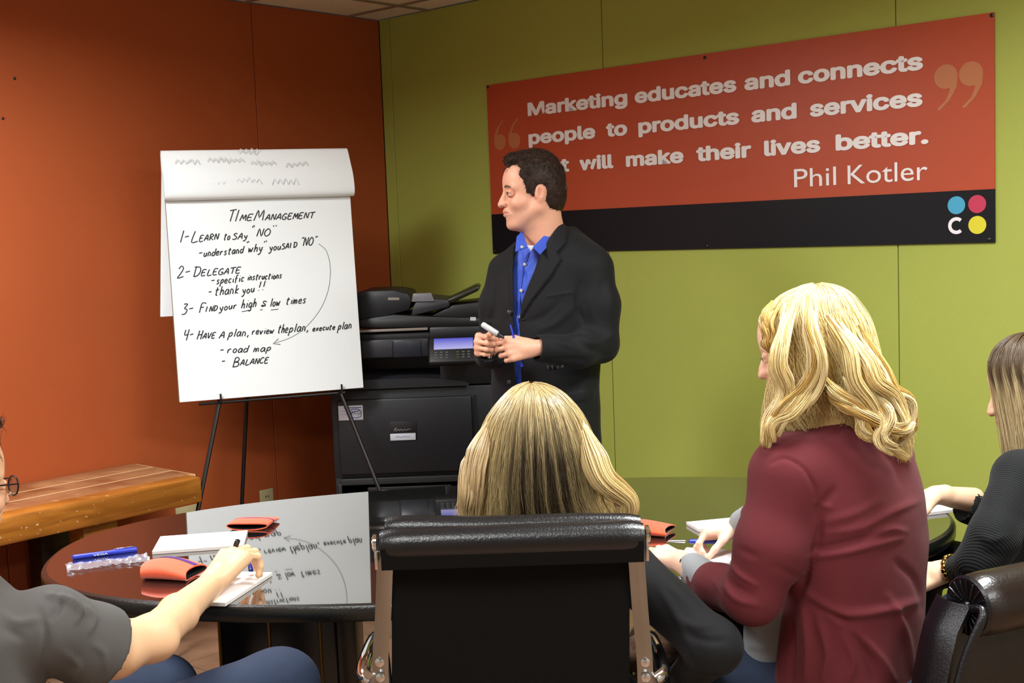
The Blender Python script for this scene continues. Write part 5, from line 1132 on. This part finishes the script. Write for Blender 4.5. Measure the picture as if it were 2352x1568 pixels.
# ================================================================== woman in the black chair
YW = 2.60
w1_ = thing('person', 'long-haired blonde woman in black sitting in the middle office chair, back to the viewer', 'person', (.05, 2.6, 0))
A1, c1, h1 = headmesh((-.12, 1, -.05), P(1224, 1018, YW+.02), .95, P(1235, 1240, YW), '#e3b79c', '#b86a60')
bd = Vol((-.26, 2.36, .46), (.36, 2.86, 1.02), .009); bd.loft(plv([(1215, 1150, 1320, .06), (1260, 1050, 1410, .075), (1350, 1060, 1405, .085), (1500, 1080, 1390, .09), (1640, 1075, 1400, .10)], (0, 1, 0), YW+.02), (0, 1, 0), .02)
body(w1_, [h1, bd.mesh(), handmesh(P(1530, 1585, 2.86), (-.16, -.1, -.1), (.1, .16, .1), d=(-.6, .8, .1), back=(0, 0, 1), thumb_side=(-1, 0, 0), s=.88, curl=(.3, .4, .3), fore=(.05, -.05, 0)), handmesh(P(1085, 1335, 2.88), (-.1, -.1, -.08), (.16, .2, .1), d=(.25, 1, 0), back=(0, 0, 1), thumb_side=(1, 0, 0), s=.88, curl=(.25, .35, .2), fore=(0, -.06, .0))], M_skinw, '#e3b79c')
eyes(w1_, A1, c1, .95)
M_blktop = mat('black_knit_top', '#0e0e10', .8, bump=.3, bscale=600, spec=.3, sheen=.05)
tv = Vol((-.32, 2.32, .42), (.55, 2.98, 1.06), .006)
tv.loft(plv([(1205, 1140, 1330, .07), (1250, 1045, 1420, .09), (1350, 1045, 1420, .10), (1500, 1065, 1405, .105), (1660, 1060, 1415, .12)], (0, 1, 0), YW+.02), (0, 1, 0), .02)
tv.chain([np.array(P(1418, 1285, 2.62)), np.array(P(1640, 1485, 2.46)), np.array(P(1545, 1590, 2.78))], [.062, .052, .034], .03)
tv.chain([np.array(P(1050, 1285, 2.62)), np.array(P(985, 1500, 2.52)), np.array(P(1078, 1350, 2.84))], [.058, .046, .032], .03)
tops('black_top', tv, [([(1500, 1300), (1540, 1350), (1590, 1390)], 8, .003), ([(1560, 1420), (1600, 1440), (1650, 1430)], 9, .005), ([(1560, 1450), (1620, 1470), (1670, 1470)], 9, -.004), ([(1510, 1340), (1560, 1430), (1600, 1520)], 10, .004)], M_blktop, w1_, .003, 13)
seated_legs(w1_, [(-.06, 2.62, .54), (.16, 2.62, .54)], [(-.10, 3.02, .54), (.20, 3.02, .54)], [(-.10, 3.04, .10), (.20, 3.04, .10)], M_tr, mat('black_shoe', '#0a0a0b', .25), r=(.08, .062, .045))
rows = hrows([(884, 1216, 1224, .006), (890, 1182, 1264, .040), (912, 1150, 1302, .068), (958, 1114, 1340, .092), (1030, 1089, 1368, .108), (1100, 1072, 1388, .112), (1150, 1061, 1408, .108), (1200, 1056, 1440, .10), (1262, 1066, 1450, .09)], YW)
def low1(x, y, z, u, t):
    back = np.clip((-np.sin(u)-.15)/.5, 0, 1); nzz = .95+.25*np.sin(u*31)+.15*np.sin(u*67+1); return np.clip(.95*back*np.clip((t-.22)*3.2, 0, 1)*np.exp(-((x-.052)/.088)**4)*nzz, 0, .97)
hair(w1_, rows, 5200, 130, ('#8a6a44', '#ecd092', '#22150e'), 11, length=(.86, 1.0), wave=(.05, 1.3, .012), layer=(.90, 1.02), rad=.00085, side_fade=low1, mt=M_hair, fly=.03, m_=24)
for i, (pts, wd, cc3) in enumerate([([(1330, 960), (1362, 1040), (1385, 1095), (1418, 1130), (1443, 1160), (1440, 1205)], .030, ('#e9c98c', '#f0d79a', '#b8955c')), ([(1345, 1000), (1375, 1070), (1400, 1120), (1425, 1150), (1430, 1200)], .026, ('#e3c489', '#ecd49a', '#a8854c')), ([(1105, 1010), (1088, 1070), (1078, 1130), (1068, 1170), (1072, 1215)], .026, ('#e9c98c', '#dcc394', '#9a7c50')), ([(1128, 960), (1100, 1040), (1088, 1110), (1080, 1170), (1086, 1215)], .024, ('#e9c98c', '#d6bb88', '#8a6c48'))]):
    n_ = len(pts); lock(w1_, [P(x, y, YW-(.02 if k == 0 else .075 if k == 1 else .10)) for k, (x, y) in enumerate(pts)], wd, 420 if wd > .02 else 160, 70+i, cc3, curl=.004, turns=1.0)
# a patterned brown bag on her lap shows past the chair
M_fur = mat('brown_patterned_cloth', '#4a3320', .9, bump=.8, bscale=120, var=.6, vscale=35)
bg = thing('handbag', 'brown mottled handbag in the lap of the woman in the middle chair', 'handbag', tuple(P(1505, 1500, 2.74)-Vector((0, 0, .06))))
v_ = Vol(np.array(P(1500, 1500, 2.74))-[.10, .06, .07], np.array(P(1500, 1500, 2.74))+[.10, .06, .07], .006); v_.ell(np.array(P(1500, 1500, 2.74)), (.085, .035, .052), None, 0); obj('pouch', wrinkle(v_.mesh(), [], .008, 30), M_fur, bg, smooth='all')
obj('strap', tube(curve([P(1500, 1500, 2.74)+Vector((math.cos(a)*.05, 0, .03+math.sin(a)*.05)) for a in [math.pi*i/6 for i in range(7)]], 3), .005, 8), M_fur, bg)
# ================================================================== woman in maroon
YM = 2.64; mf = nrm((-.75, .66, 0))
w2_ = thing('person', 'woman with long wavy blonde hair and maroon cardigan writing at the table', 'person', (.75, 2.65, 0))
A2, c2h, h2 = headmesh((-.86, .46, -.22), P(1856, 800, YM+.02), .98, P(1905, 990, YM), '#ecbfa6', '#c4746c')
wl2, wr2 = P(1562, 1288, 2.86), P(1692, 1214, 3.05)
fl2 = Vol(np.array(wl2)-[.2, .24, .10], np.array(wl2)+[.16, .24, .1], .0030); hand(fl2, wl2, (-.55, .80, .10), (-.1, -.15, 1), (1, .3, 0), .86, curl=(.35, .45, .3), thumb=(.45, .2)); fl2.cap(wl2, P(1612, 1322, 2.70), .025, .033, .01)
fr2_ = Vol(np.array(wr2)-[.20, .12, .10], np.array(wr2)+[.12, .12, .10], .0027); hand(fr2_, np.array(wr2), (-1, -.12, -.10), (.0, .45, .9), (0, -1, -.2), .92, curls=[(.75, .95, .35), (.85, 1.1, .6), (.95, 1.2, .7), (1.0, 1.3, .7)], thumb=(.35, .65), thumb_curl=.35, spread=.03); fr2_.cap(wr2, np.array(wr2)+[.09, .0, .02], .024, .028, .01)
bd = Vol((.46, 2.40, .48), (1.02, 2.92, 1.28), .009); bd.loft(plv([(945, 1860, 1950, .045), (975, 1820, 2020, .07), (1060, 1790, 2095, .095), (1200, 1820, 2105, .09), (1400, 1850, 2070, .08), (1600, 1860, 2050, .08)], mf, YM), mf, .02)
body(w2_, [h2, fl2.mesh(), fr2_.mesh(), bd.mesh()], M_skinw, '#ecbfa6'); eyes(w2_, A2, c2h, .98)
M_lash = mat('lashes', '#120c0a', .6)
for y in (-1, 1):
    for k in range(7):
        b0 = np.array((.0955-.001*abs(k-3), (.022+.0036*k)*y, .001)); obj('eyelashes', tube([to_world(q*.98, A2, c2h) for q in (b0, b0+[.004, .0005*y, -.0015], b0+[.008, .001*y, .001])], [.0006, .0005, .0002], 4), M_lash, w2_) if k == 0 else None
    obj('eyelashes', sheet([[to_world(np.array((.094-.0012*abs(k-3)+.008*j, (.020+.0040*k)*y, .001-.002*j+.002*j*j))*.98, A2, c2h) for j in (0, .5, 1)] for k in range(7)]), M_lash, w2_)
M_mar = mat('maroon_jersey', '#62242a', .85, bump=.3, bscale=700, sheen=.04, spec=.25); M_greyj = mat('grey_jersey', '#8f9396', .8, bump=.3, bscale=600)
# grey top under the cardigan: collar, cuffs, front
gv = Vol((.36, 2.36, .50), (1.04, 3.16, 1.24), .0065)
gv.loft(plv([(938, 1862, 1955, .048), (962, 1830, 2010, .06), (1060, 1810, 2080, .08), (1200, 1820, 2100, .085), (1400, 1820, 2090, .09), (1640, 1830, 2070, .10)], mf, YM), mf, .02)
gv.ell(np.array(P(1785, 1470, 2.74)), (.075, .085, .16), None, .05)
gv.cap(P(1625, 1330, 2.66), P(1592, 1305, 2.76), .038, .036, .01); gv.cap(P(1760, 1165, 2.95), P(1706, 1200, 3.03), .036, .033, .01)
tops('grey_top', gv, [([(1720, 1440), (1760, 1460)], 8, .004), ([(1715, 1480), (1770, 1490)], 8, .004)], M_greyj, w2_, .002, 15)
cv = Vol((.34, 2.34, .50), (1.06, 3.10, 1.27), .0055)
cv.loft(plv([(948, 1838, 1985, .070), (970, 1802, 2052, .090), (1010, 1780, 2092, .108), (1060, 1772, 2116, .118), (1150, 1778, 2140, .124), (1250, 1790, 2150, .124), (1350, 1795, 2136, .128), (1450, 1790, 2124, .136), (1570, 1780, 2112, .148), (1680, 1780, 2110, .15)], mf, YM), mf, 0, n=2.3)
cv.ell(P(1806, 1080, 2.53), (.068, .066, .064), None, .05); cv.chain([np.array(P(1803, 1095, 2.52)), np.array(P(1768, 1250, 2.50)), np.array(P(1728, 1368, 2.50))], [.068, .066, .058], .035)
cv.chain([np.array(P(1728, 1368, 2.50)), np.array(P(1650, 1345, 2.62)), np.array(P(1618, 1328, 2.69))], [.057, .046, .042], .025)
cv.chain([np.array(P(2040, 1050, 2.80)), np.array(P(1900, 1250, 2.96)), np.array(P(1740, 1185, 2.97))], [.06, .05, .042], .03)
px, py, X, Y3, Z3 = cv.pic()
cv.cap(P(1905, 935, YM), P(1895, 880, YM), .058, .08, .012, 's');
cv.ell(np.array(P(1660, 1500, 2.90)), (.10, .12, .15), None, .02, 's')                                          # open front
F2 = [([(1770, 1066), (1800, 1052), (1840, 1070), (1868, 1110), (1880, 1160)], 4, -.0045), ([(1880, 1165), (1882, 1220), (1862, 1300), (1840, 1370)], 7, -.010), ([(1880, 1170), (1905, 1140), (1918, 1120)], 7, -.006), ([(1885, 1160), (1910, 1165)], 5, .005),
 ([(1860, 1280), (1930, 1270), (2010, 1250), (2070, 1235)], 8, .008), ([(1870, 1262), (1950, 1245), (2020, 1225)], 7, -.007), ([(1990, 1240), (2040, 1215), (2080, 1220)], 7, .006), ([(1890, 1200), (1960, 1180), (2020, 1150)], 10, .004), ([(1900, 1225), (1980, 1210), (2060, 1170), (2110, 1150)], 8, .005),
 ([(1850, 1360), (1900, 1395), (1960, 1410), (2040, 1400), (2110, 1380)], 10, .010), ([(1870, 1385), (1940, 1430), (1990, 1500), (2010, 1560)], 10, -.010), ([(1900, 1410), (1960, 1450), (2020, 1510), (2050, 1560)], 10, .009), ([(1845, 1400), (1855, 1480), (1850, 1560)], 9, .009), ([(1820, 1420), (1822, 1500), (1815, 1560)], 8, -.010),
 ([(1880, 1420), (1900, 1500), (1890, 1560)], 9, .008), ([(1940, 1460), (1960, 1520), (1950, 1560)], 8, .007), ([(2040, 1370), (2080, 1450), (2095, 1540)], 9, .008), ([(2060, 1290), (2100, 1330), (2120, 1400)], 9, -.007), ([(1790, 1400), (1795, 1480), (1790, 1560)], 7, .008),
 ([(1675, 1290), (1700, 1320), (1740, 1345)], 6, .007), ([(1665, 1315), (1690, 1345), (1730, 1365)], 6, -.007), ([(1660, 1340), (1690, 1375), (1740, 1390)], 7, .006), ([(1640, 1330), (1655, 1360), (1670, 1400)], 6, .004), ([(1700, 1260), (1740, 1280)], 7, -.004), ([(1930, 990), (1980, 1000), (2020, 1040)], 9, .004), ([(2000, 1000), (2050, 1060), (2070, 1110)], 9, -.004), ([(1800, 1380), (1830, 1330), (1850, 1290)], 9, .006), ([(1780, 1300), (1820, 1320), (1850, 1330)], 8, -.004)]
tops('maroon_cardigan', cv, F2, M_mar, w2_, .003, 11)
def hx(v): v.ell(np.array((.73, 2.62, .54)), (.14, .14, .11), None, .05)
seated_legs(w2_, [(.64, 2.58, .53), (.72, 2.70, .53)], [(.42, 2.86, .55), (.56, 3.02, .55)], [(.42, 2.92, .10), (.58, 3.06, .10)], M_denim, M_blktop, r=(.085, .066, .048), body_extra=hx)
rows = hrows([(656, 1868, 1884, .008), (662, 1826, 1926, .045), (684, 1778, 1960, .075), (735, 1748, 1992, .100), (795, 1764, 2010, .112), (850, 1770, 2022, .115), (905, 1760, 2050, .115), (960, 1748, 2078, .112), (1010, 1752, 2092, .105), (1060, 1800, 2088, .09)], YM)
def len2(u):
    d = np.angle(np.exp(1j*(u-(-.55)))); e = np.angle(np.exp(1j*(u-3.5))); return .70+.30*np.exp(-(d/.75)**2)+.20*np.exp(-(e/.55)**2)
COL2 = ('#c9a560', '#f8e2a2', '#a87c38')
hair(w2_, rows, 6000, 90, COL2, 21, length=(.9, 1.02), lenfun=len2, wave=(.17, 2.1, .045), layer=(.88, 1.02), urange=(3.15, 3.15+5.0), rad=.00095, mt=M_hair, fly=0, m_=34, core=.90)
LK = [([(1822, 690), (1800, 770), (1785, 840), (1800, 900), (1775, 960), (1765, 1000), (1758, 1020)], .018, 2.50), ([(1862, 690), (1862, 760), (1872, 830), (1850, 900), (1800, 950), (1768, 985)], .020, 2.49), ([(1900, 720), (1950, 800), (1960, 880), (2010, 950), (2040, 1010), (2078, 1052)], .016, 2.47),
 ([(1930, 740), (1990, 820), (2010, 880), (2060, 920), (2085, 960), (2070, 1000)], .018, 2.48), ([(1880, 850), (1920, 900), (1970, 940), (2000, 990), (2020, 1000)], .014, 2.47), ([(1960, 760), (2015, 850), (2040, 900), (2088, 930), (2092, 990), (2060, 1020)], .016, 2.50), ([(1900, 900), (1940, 930), (1990, 960), (2060, 985), (2088, 975)], .013, 2.47),
 ([(1890, 860), (1850, 910), (1810, 945), (1780, 975), (1770, 1008)], .016, 2.48), ([(1990, 900), (2030, 950), (2025, 1000), (2050, 1030)], .009, 2.46), ([(1780, 700), (1752, 745), (1760, 780), (1768, 800)], .012, 2.55), ([(1920, 880), (1960, 930), (1975, 985), (2004, 1012)], .008, 2.465)]
RJ = random.Random(8); LK2 = list(LK)
for q in range(30):
    pts, wd, Y_ = LK[RJ.randrange(len(LK))]; dx, dy = RJ.uniform(-16, 16), RJ.uniform(-14, 14)
    LK2.append(([(x+dx*(1-.3*k/len(pts))+RJ.uniform(-5, 5), y+dy+RJ.uniform(-5, 5)) for k, (x, y) in enumerate(pts)], RJ.uniform(.005, .009), Y_-RJ.uniform(0, .012)))
for i, (pts, wd, Y_) in enumerate(LK2):
    c9 = COL2 if i < len(LK) else (COL2[0], '#fbeebc', '#c79c54') if i % 3 else (COL2[0], '#d8b264', '#946a30')
    n_ = len(pts); lock(w2_, [P(x, y, Y_+(.055 if k == 0 else .018 if k == 1 else .012 if k == n_-1 else 0)) for k, (x, y) in enumerate(pts)], wd, 260 if wd > .0095 else 80, 40+i, c9, curl=.007 if i < len(LK) else .005, turns=1.6)
t = stick('pen', 'blue pen in the writing hand of the woman in maroon', 'pen', P(1664, 1243, 3.045), P(1534, 1243, 3.02), .0056, M_bpen, M_tip, 'pens', [(.0048, 0), (.0056, .004), (.0056, .082), (.0044, .092)])
# ================================================================== woman in the black sweater
YR = 3.08
w3_ = thing('person', 'woman with dark-rooted straight blonde hair and black ribbed sweater at the right edge', 'person', (1.42, 3.1, 0))
A3, c3, h3 = headmesh((-.95, .22, -.22), P(2374, 893, YR), .97, P(2400, 1060, YR+.02), '#eec3a0', '#c4746c', .9)
wn, wf = P(2180, 1308, 2.97), P(2196, 1136, 3.30)
fn = Vol(np.array(wn)-[.2, .14, .12], np.array(wn)+[.12, .14, .1], .003); hand(fn, wn, (-.85, .35, -.35), (-.3, -.6, .7), (0, .6, .8), .88, curl=(.35, .5, .3)); fn.cap(wn, P(2215, 1300, 2.94), .024, .028, .01)
ff = Vol(np.array(wf)-[.22, .12, .12], np.array(wf)+[.12, .12, .1], .003); hand(ff, P(2150, 1136, 3.29), (-1, -.1, -.2), (0, .1, 1), (0, -1, 0), .9, curl=(.45, .7, .5), thumb=(.5, .5)); ff.cap(P(2150, 1136, 3.29), P(2235, 1148, 3.32), .024, .034, .01)
bd = Vol((1.12, 2.85, .5), (1.62, 3.38, 1.10), .009); bd.loft(plv([(1020, 2365, 2435, .05), (1060, 2340, 2480, .06), (1200, 2330, 2490, .07), (1500, 2330, 2490, .08)], (-.9, .3, 0), YR+.02), (-.9, .3, 0), .02)
body(w3_, [h3, fn.mesh(), ff.mesh(), bd.mesh()], M_skinw, '#eec3a0'); eyes(w3_, A3, c3, .97)
M_rib = mat('black_ribbed_knit', '#101112', .85, spec=.25, sheen=.06)
nt = M_rib.node_tree; tc = nt.nodes.new('ShaderNodeTexCoord'); wv = nt.nodes.new('ShaderNodeTexWave'); wv.inputs['Scale'].default_value = 62; wv.bands_direction = 'DIAGONAL'; wv.inputs['Distortion'].default_value = 1.0; bp = nt.nodes.new('ShaderNodeBump'); bp.inputs['Strength'].default_value = .45; bp.inputs['Distance'].default_value = .0022
nt.links.new(tc.outputs['Object'], wv.inputs[0]); nt.links.new(wv.outputs[1], bp.inputs['Height']); nt.links.new(bp.outputs[0], nt.nodes['Principled BSDF'].inputs['Normal'])
rv = Vol((.98, 2.78, .48), (1.68, 3.52, 1.14), .0065)
rv.loft(plv([(1015, 2345, 2455, .065), (1045, 2312, 2500, .09), (1100, 2292, 2530, .11), (1250, 2290, 2540, .12), (1520, 2290, 2545, .13)], (-.9, .3, 0), YR+.02), (-.9, .3, 0), 0)
rv.ell(P(2345, 1090, 2.98), (.064, .06, .06), None, .04); rv.chain([np.array(P(2340, 1105, 2.96)), np.array(P(2282, 1235, 2.88)), np.array(P(2252, 1290, 2.88)), np.array(P(2204, 1304, 2.94))], [.062, .056, .050, .036], .03)
rv.chain([np.array(P(2380, 1090, 3.25)), np.array(P(2330, 1200, 3.36)), np.array(P(2225, 1162, 3.32))], [.055, .052, .050], .03)
rv.cap(P(2225, 1158, 3.32), P(2180, 1150, 3.31), .040, .05, .004, 's')
tops('black_sweater', rv, [([(2250, 1230), (2280, 1240), (2310, 1230)], 8, .005), ([(2260, 1270), (2300, 1275)], 8, -.004)], M_rib, w3_, .002, 12)
M_gold = mat('gold_metal', '#c9a24a', .2, metal=1)
cb_ = P(2181, 1291, 2.96); ax_ = nrm(np.array(P(2215, 1300, 2.93))-np.array(wn)); xx, yy, _ = frame(ax_); lk = []
bo = thing('bracelet_anchor', '', '') if False else None
obj('bracelet', join(*[box(Vector(wn)+(xx*math.cos(a)+yy*math.sin(a))*.033+Vector(ax_)*(.012+.002*(k % 2)), (.012, .006, .011), (xx*-math.sin(a)+yy*math.cos(a), xx*math.cos(a)+yy*math.sin(a), Vector(ax_)), .002, 1) for k, a in enumerate([2*math.pi*i/20 for i in range(20)])]), M_gold, w3_, label='gold link bracelet')['kind'] = 'stuff'
seated_legs(w3_, [(1.42, 3.05, .52), (1.46, 3.28, .54)], [(1.12, 3.10, .55), (1.12, 3.42, .63)], [(1.14, 3.12, .10), (1.14, 3.46, .10)], M_denimd, M_blktop, r=(.08, .062, .046))
rows = hrows([(767, 2352, 2372, .010), (772, 2308, 2420, .05), (792, 2272, 2452, .078), (832, 2252, 2476, .098), (885, 2264, 2486, .104), (945, 2274, 2492, .10), (1000, 2281, 2498, .095), (1040, 2286, 2500, .09), (1085, 2298, 2500, .08)], YR)
def dark3(x, y, z, u, t): return np.clip((.52-t+.06*np.sin(u*29))/.12, 0, 1)*.93
hair(w3_, rows, 4200, 110, ('#1c1210', '#ddc493', '#3a281c'), 31, length=(.86, .98), wave=(.03, 1.0, .008), layer=(.90, 1.01), urange=(3.35, 3.35+4.6), rad=.0009, side_fade=dark3, mt=M_hair, m_=24, core=.92)
# ================================================================== man in the grey shirt
YL = 2.34
w4_ = thing('person', 'man in grey T-shirt and glasses at the left edge, reaching over the table', 'person', (-1.15, 2.2, 0))
A4, c4, h4 = headmesh((.56, .82, -.10), P(-116, 1118, YL), 1.0, P(-130, 1320, YL-.04), '#d9a883', '#b8685a', 1.0)
wL = np.array(P(487, 1338, 2.82)); kn = np.array(P(556, 1252, 2.935)); dl = nrm(kn-wL)
SKL = '#e0b48c'
av = Vol(np.minimum(np.array(P(150, 1450, 2.2)), wL)-[.1, .1, .14], np.maximum(np.array(P(150, 1450, 2.2)), kn)+[.16, .22, .16], .0038)
el_ = np.array(P(352, 1462, 2.40))
av.chain([np.array(P(150, 1465, 2.22)), np.array(P(262, 1490, 2.31)), el_], [.045, .053, .042], .02); av.cap(el_+[.0, -.005, -.006], el_+[.01, 0, -.008], .040, .036, .02); av.chain([el_, el_*.62+wL*.38, wL], [.043, .040, .0265], .02)
for t_ in (): pass
garm = av.mesh()
hvL = Vol(wL-[.07, .07, .09], wL+[.22, .26, .12], .0024)
bkn = np.array((-.42, -.68, .55)); hand(hvL, wL, dl, bkn, (-.6, .6, .3), 1.22, curls=[(.45, .65, .3), (.55, .85, .45), (.65, 1.0, .5), (.75, 1.1, .6)], thumb=(.40, .50), thumb_curl=.3, spread=.11); hvL.cap(wL-dl*.05, wL, .030, .0275, .012)
for off in (.024, .008, -.008, -.024):
    a_ = np.cross(dl, bkn/np.linalg.norm(bkn)); a_ = -a_ if np.dot(a_, (-.6, .6, .3)) < 0 else a_; hvL.cap(wL+a_*off*.5+dl*.03+nrm(bkn)*.010, wL+a_*off+dl*.088+nrm(bkn)*.007, .004, .0045, .008)
ghL = hvL.mesh()
bd = Vol((-1.62, 2.0, .45), (-.85, 2.56, 1.10), .010); bd.loft(plv([(1300, -195, -70, .05), (1370, -270, -10, .05), (1500, -260, -20, .05), (1650, -260, -20, .05)], (.7, .7, 0), YL-.08), (.7, .7, 0), .02)
body(w4_, [h4, garm, ghL, bd.mesh()], skinmat('skin_arm'), SKL); eyes(w4_, A4, c4, 1.0); short_hair(w4_, A4, c4, 1.04, '#3a2a1e', 9, 1, 2200)
M_grey = mat('grey_tshirt', '#4d4a47', .85, bump=.35, bscale=650, sheen=.03)
ts = Vol((-1.70, 1.92, .45), (-.60, 2.62, 1.14), .0055)
ts.loft(plv([(1315, -215, -50, .08), (1345, -300, 40, .10), (1400, -340, 110, .12), (1500, -335, 120, .13), (1680, -330, 125, .15)], (.7, .7, 0), YL-.08), (.7, .7, 0), 0)
ts.ell(P(112, 1432, 2.22), (.072, .07, .062), None, .05); ts.chain([np.array(P(112, 1440, 2.21)), np.array(P(215, 1482, 2.28)), np.array(P(262, 1500, 2.31))], [.070, .073, .074], .03)
dse = nrm(np.array(P(300, 1512, 2.345))-np.array(P(215, 1482, 2.28))); q0 = np.array(P(232, 1492, 2.295)); gg = [ts.lo[k]+np.arange(ts.n[k])*ts.h for k in range(3)]
hx_, hy_, hz_ = gg[0].reshape(-1, 1, 1)-q0[0], gg[1].reshape(1, -1, 1)-q0[1], gg[2].reshape(1, 1, -1)-q0[2]
ts.D = np.where(hx_**2+hy_**2+hz_**2 < .14**2, np.maximum(ts.D, hx_*dse[0]+hy_*dse[1]+hz_*dse[2]), ts.D).astype(np.float32)
ts.cap(P(-130, 1318, YL-.06), P(-125, 1260, YL-.04), .062, .085, .01, 's')
obj('sleeve_hem', tube([np.array(P(228, 1488, 2.290))+.0735*(np.array(frame(dse)[0])*math.cos(a)+np.array(frame(dse)[1])*math.sin(a)) for a in [2*math.pi*i/36 for i in range(37)]], .0045, 8, caps=False), M_grey, w4_)
F4 = [([(110, 1365), (150, 1375), (190, 1410)], 7, .010), ([(130, 1360), (140, 1390), (120, 1420)], 6, -.008), ([(160, 1372), (180, 1400), (175, 1430)], 5, .008), ([(195, 1390), (215, 1420), (205, 1450)], 6, .006), ([(90, 1400), (105, 1460), (100, 1560)], 8, -.006), ([(0, 1410), (40, 1430), (90, 1420)], 10, .006), ([(0, 1440), (50, 1465)], 9, -.005), ([(215, 1480), (240, 1500), (240, 1540)], 8, .004), ([(150, 1500), (180, 1530), (170, 1568)], 9, .004)]
tops('grey_tshirt', ts, F4, M_grey, w4_, .003, 13)
# glasses
M_fr = mat('glasses_frame', '#1a1214', .3); M_len = mat('spectacle_lens', '#e8c8c4', .05, trans=.9, alpha=.35)
def hl(p): return Vector(to_world(np.array(p), A4, c4))
gpar = obj('glasses_bridge', tube([hl((.122, .012, .004)), hl((.126, 0, .007)), hl((.122, -.012, .004))], .0016, 8), M_fr, w4_)
for y in (-1, 1):
    rim = [hl((.118-.012*abs(math.cos(a)*.5+.5)*1, (.036+.025*math.cos(a))*y, -.004+.019*math.sin(a))) for a in [2*math.pi*i/24 for i in range(25)]]
    obj('glasses_rim', tube(rim, .0018, 6, caps=False), M_fr, w4_); obj('glasses_lens', ([tuple(q) for q in rim[:-1]], [tuple(range(24))]), M_len, w4_, smooth=False)
    obj('glasses_temple', tube(curve([hl((.106, .061*y, .002)), hl((.06, .076*y, .004)), hl((.0, .084*y, .004)), hl((-.025, .082*y, -.02))], 4), [.0028]*13, 6, flat=.6), M_fr, w4_)
th_ = lambda: None
seated_legs(w4_, [(-1.22, 2.20, .50), (-1.34, 2.38, .50)], [tuple(P(640, 1580, 2.58)), tuple(P(368, 1590, 2.80))], [tuple(P(640, 1580, 2.58)*1+Vector((.02, .06, 0)))[:2]+(.10,), tuple(P(368, 1590, 2.80)+Vector((0, .05, 0)))[:2]+(.10,)], M_denim, mat('brown_shoe', '#2c1c12', .5), r=(.095, .082, .055))
tag_p = pen('black pen in the hand of the man in grey', Vector(P(530, 1282, 2.95)), Vector(P(547, 1240, 2.93)), .0055, 'pens', M_pblack)
# ================================================================== chairs of the others (mostly outside the frame)
def copy_tree(o, parent=None):
    c = o.copy(); COL.objects.link(c); c.parent = parent
    for k_ in [q for q in bpy.data.objects if q.parent is o]: copy_tree(k_, c)
    return c
e1 = copy_tree(ch); e1.location = (-1.39, 2.19, 0); e1.rotation_euler = (0, 0, math.radians(-45)); e1['label'] = 'black leather office chair of the man in the grey shirt, at the lower left'
for o_ in (ch, e1): o_['group'] = 'office chairs with chrome side frames'
st_ = thing('office_stool', 'round black stool under the woman in maroon', 'stool', (.74, 2.64, 0))
obj('seat', lathe([(.16, 0), (.19, .012), (.19, .05), (.15, .07)], (.74, 2.64, .40), UP, 32), M_leath, st_); star_base(st_, (.74, 2.64, 0), .8)
# low black chair at the left end of the table
c3_ = thing('side_chair', 'low black upholstered chair at the left end of the table', 'chair', (-1.62, 2.75, 0))
bk = []
for i in range(7):
    a = -1.1+2.2*i/6; bk.append([Vector((-1.56-.20*math.cos(a), 2.86+.24*math.sin(a), z)) for z in (.50, .62, .74, .785)])
obj('backrest', sheet(bk, .045), M_leath, c3_); obj('seat', box((-1.50, 2.86, .44), (.42, .42, .09), None, .035, 3), M_leath, c3_)
for a, b in ((-.17, -.17), (.17, -.17), (.17, .17), (-.17, .17)): obj('leg', tube([(-1.50+a, 2.86+b, .42), (-1.50+a*1.15, 2.86+b*1.15, 0.002)], .013, 10), M_blackmetal, c3_)
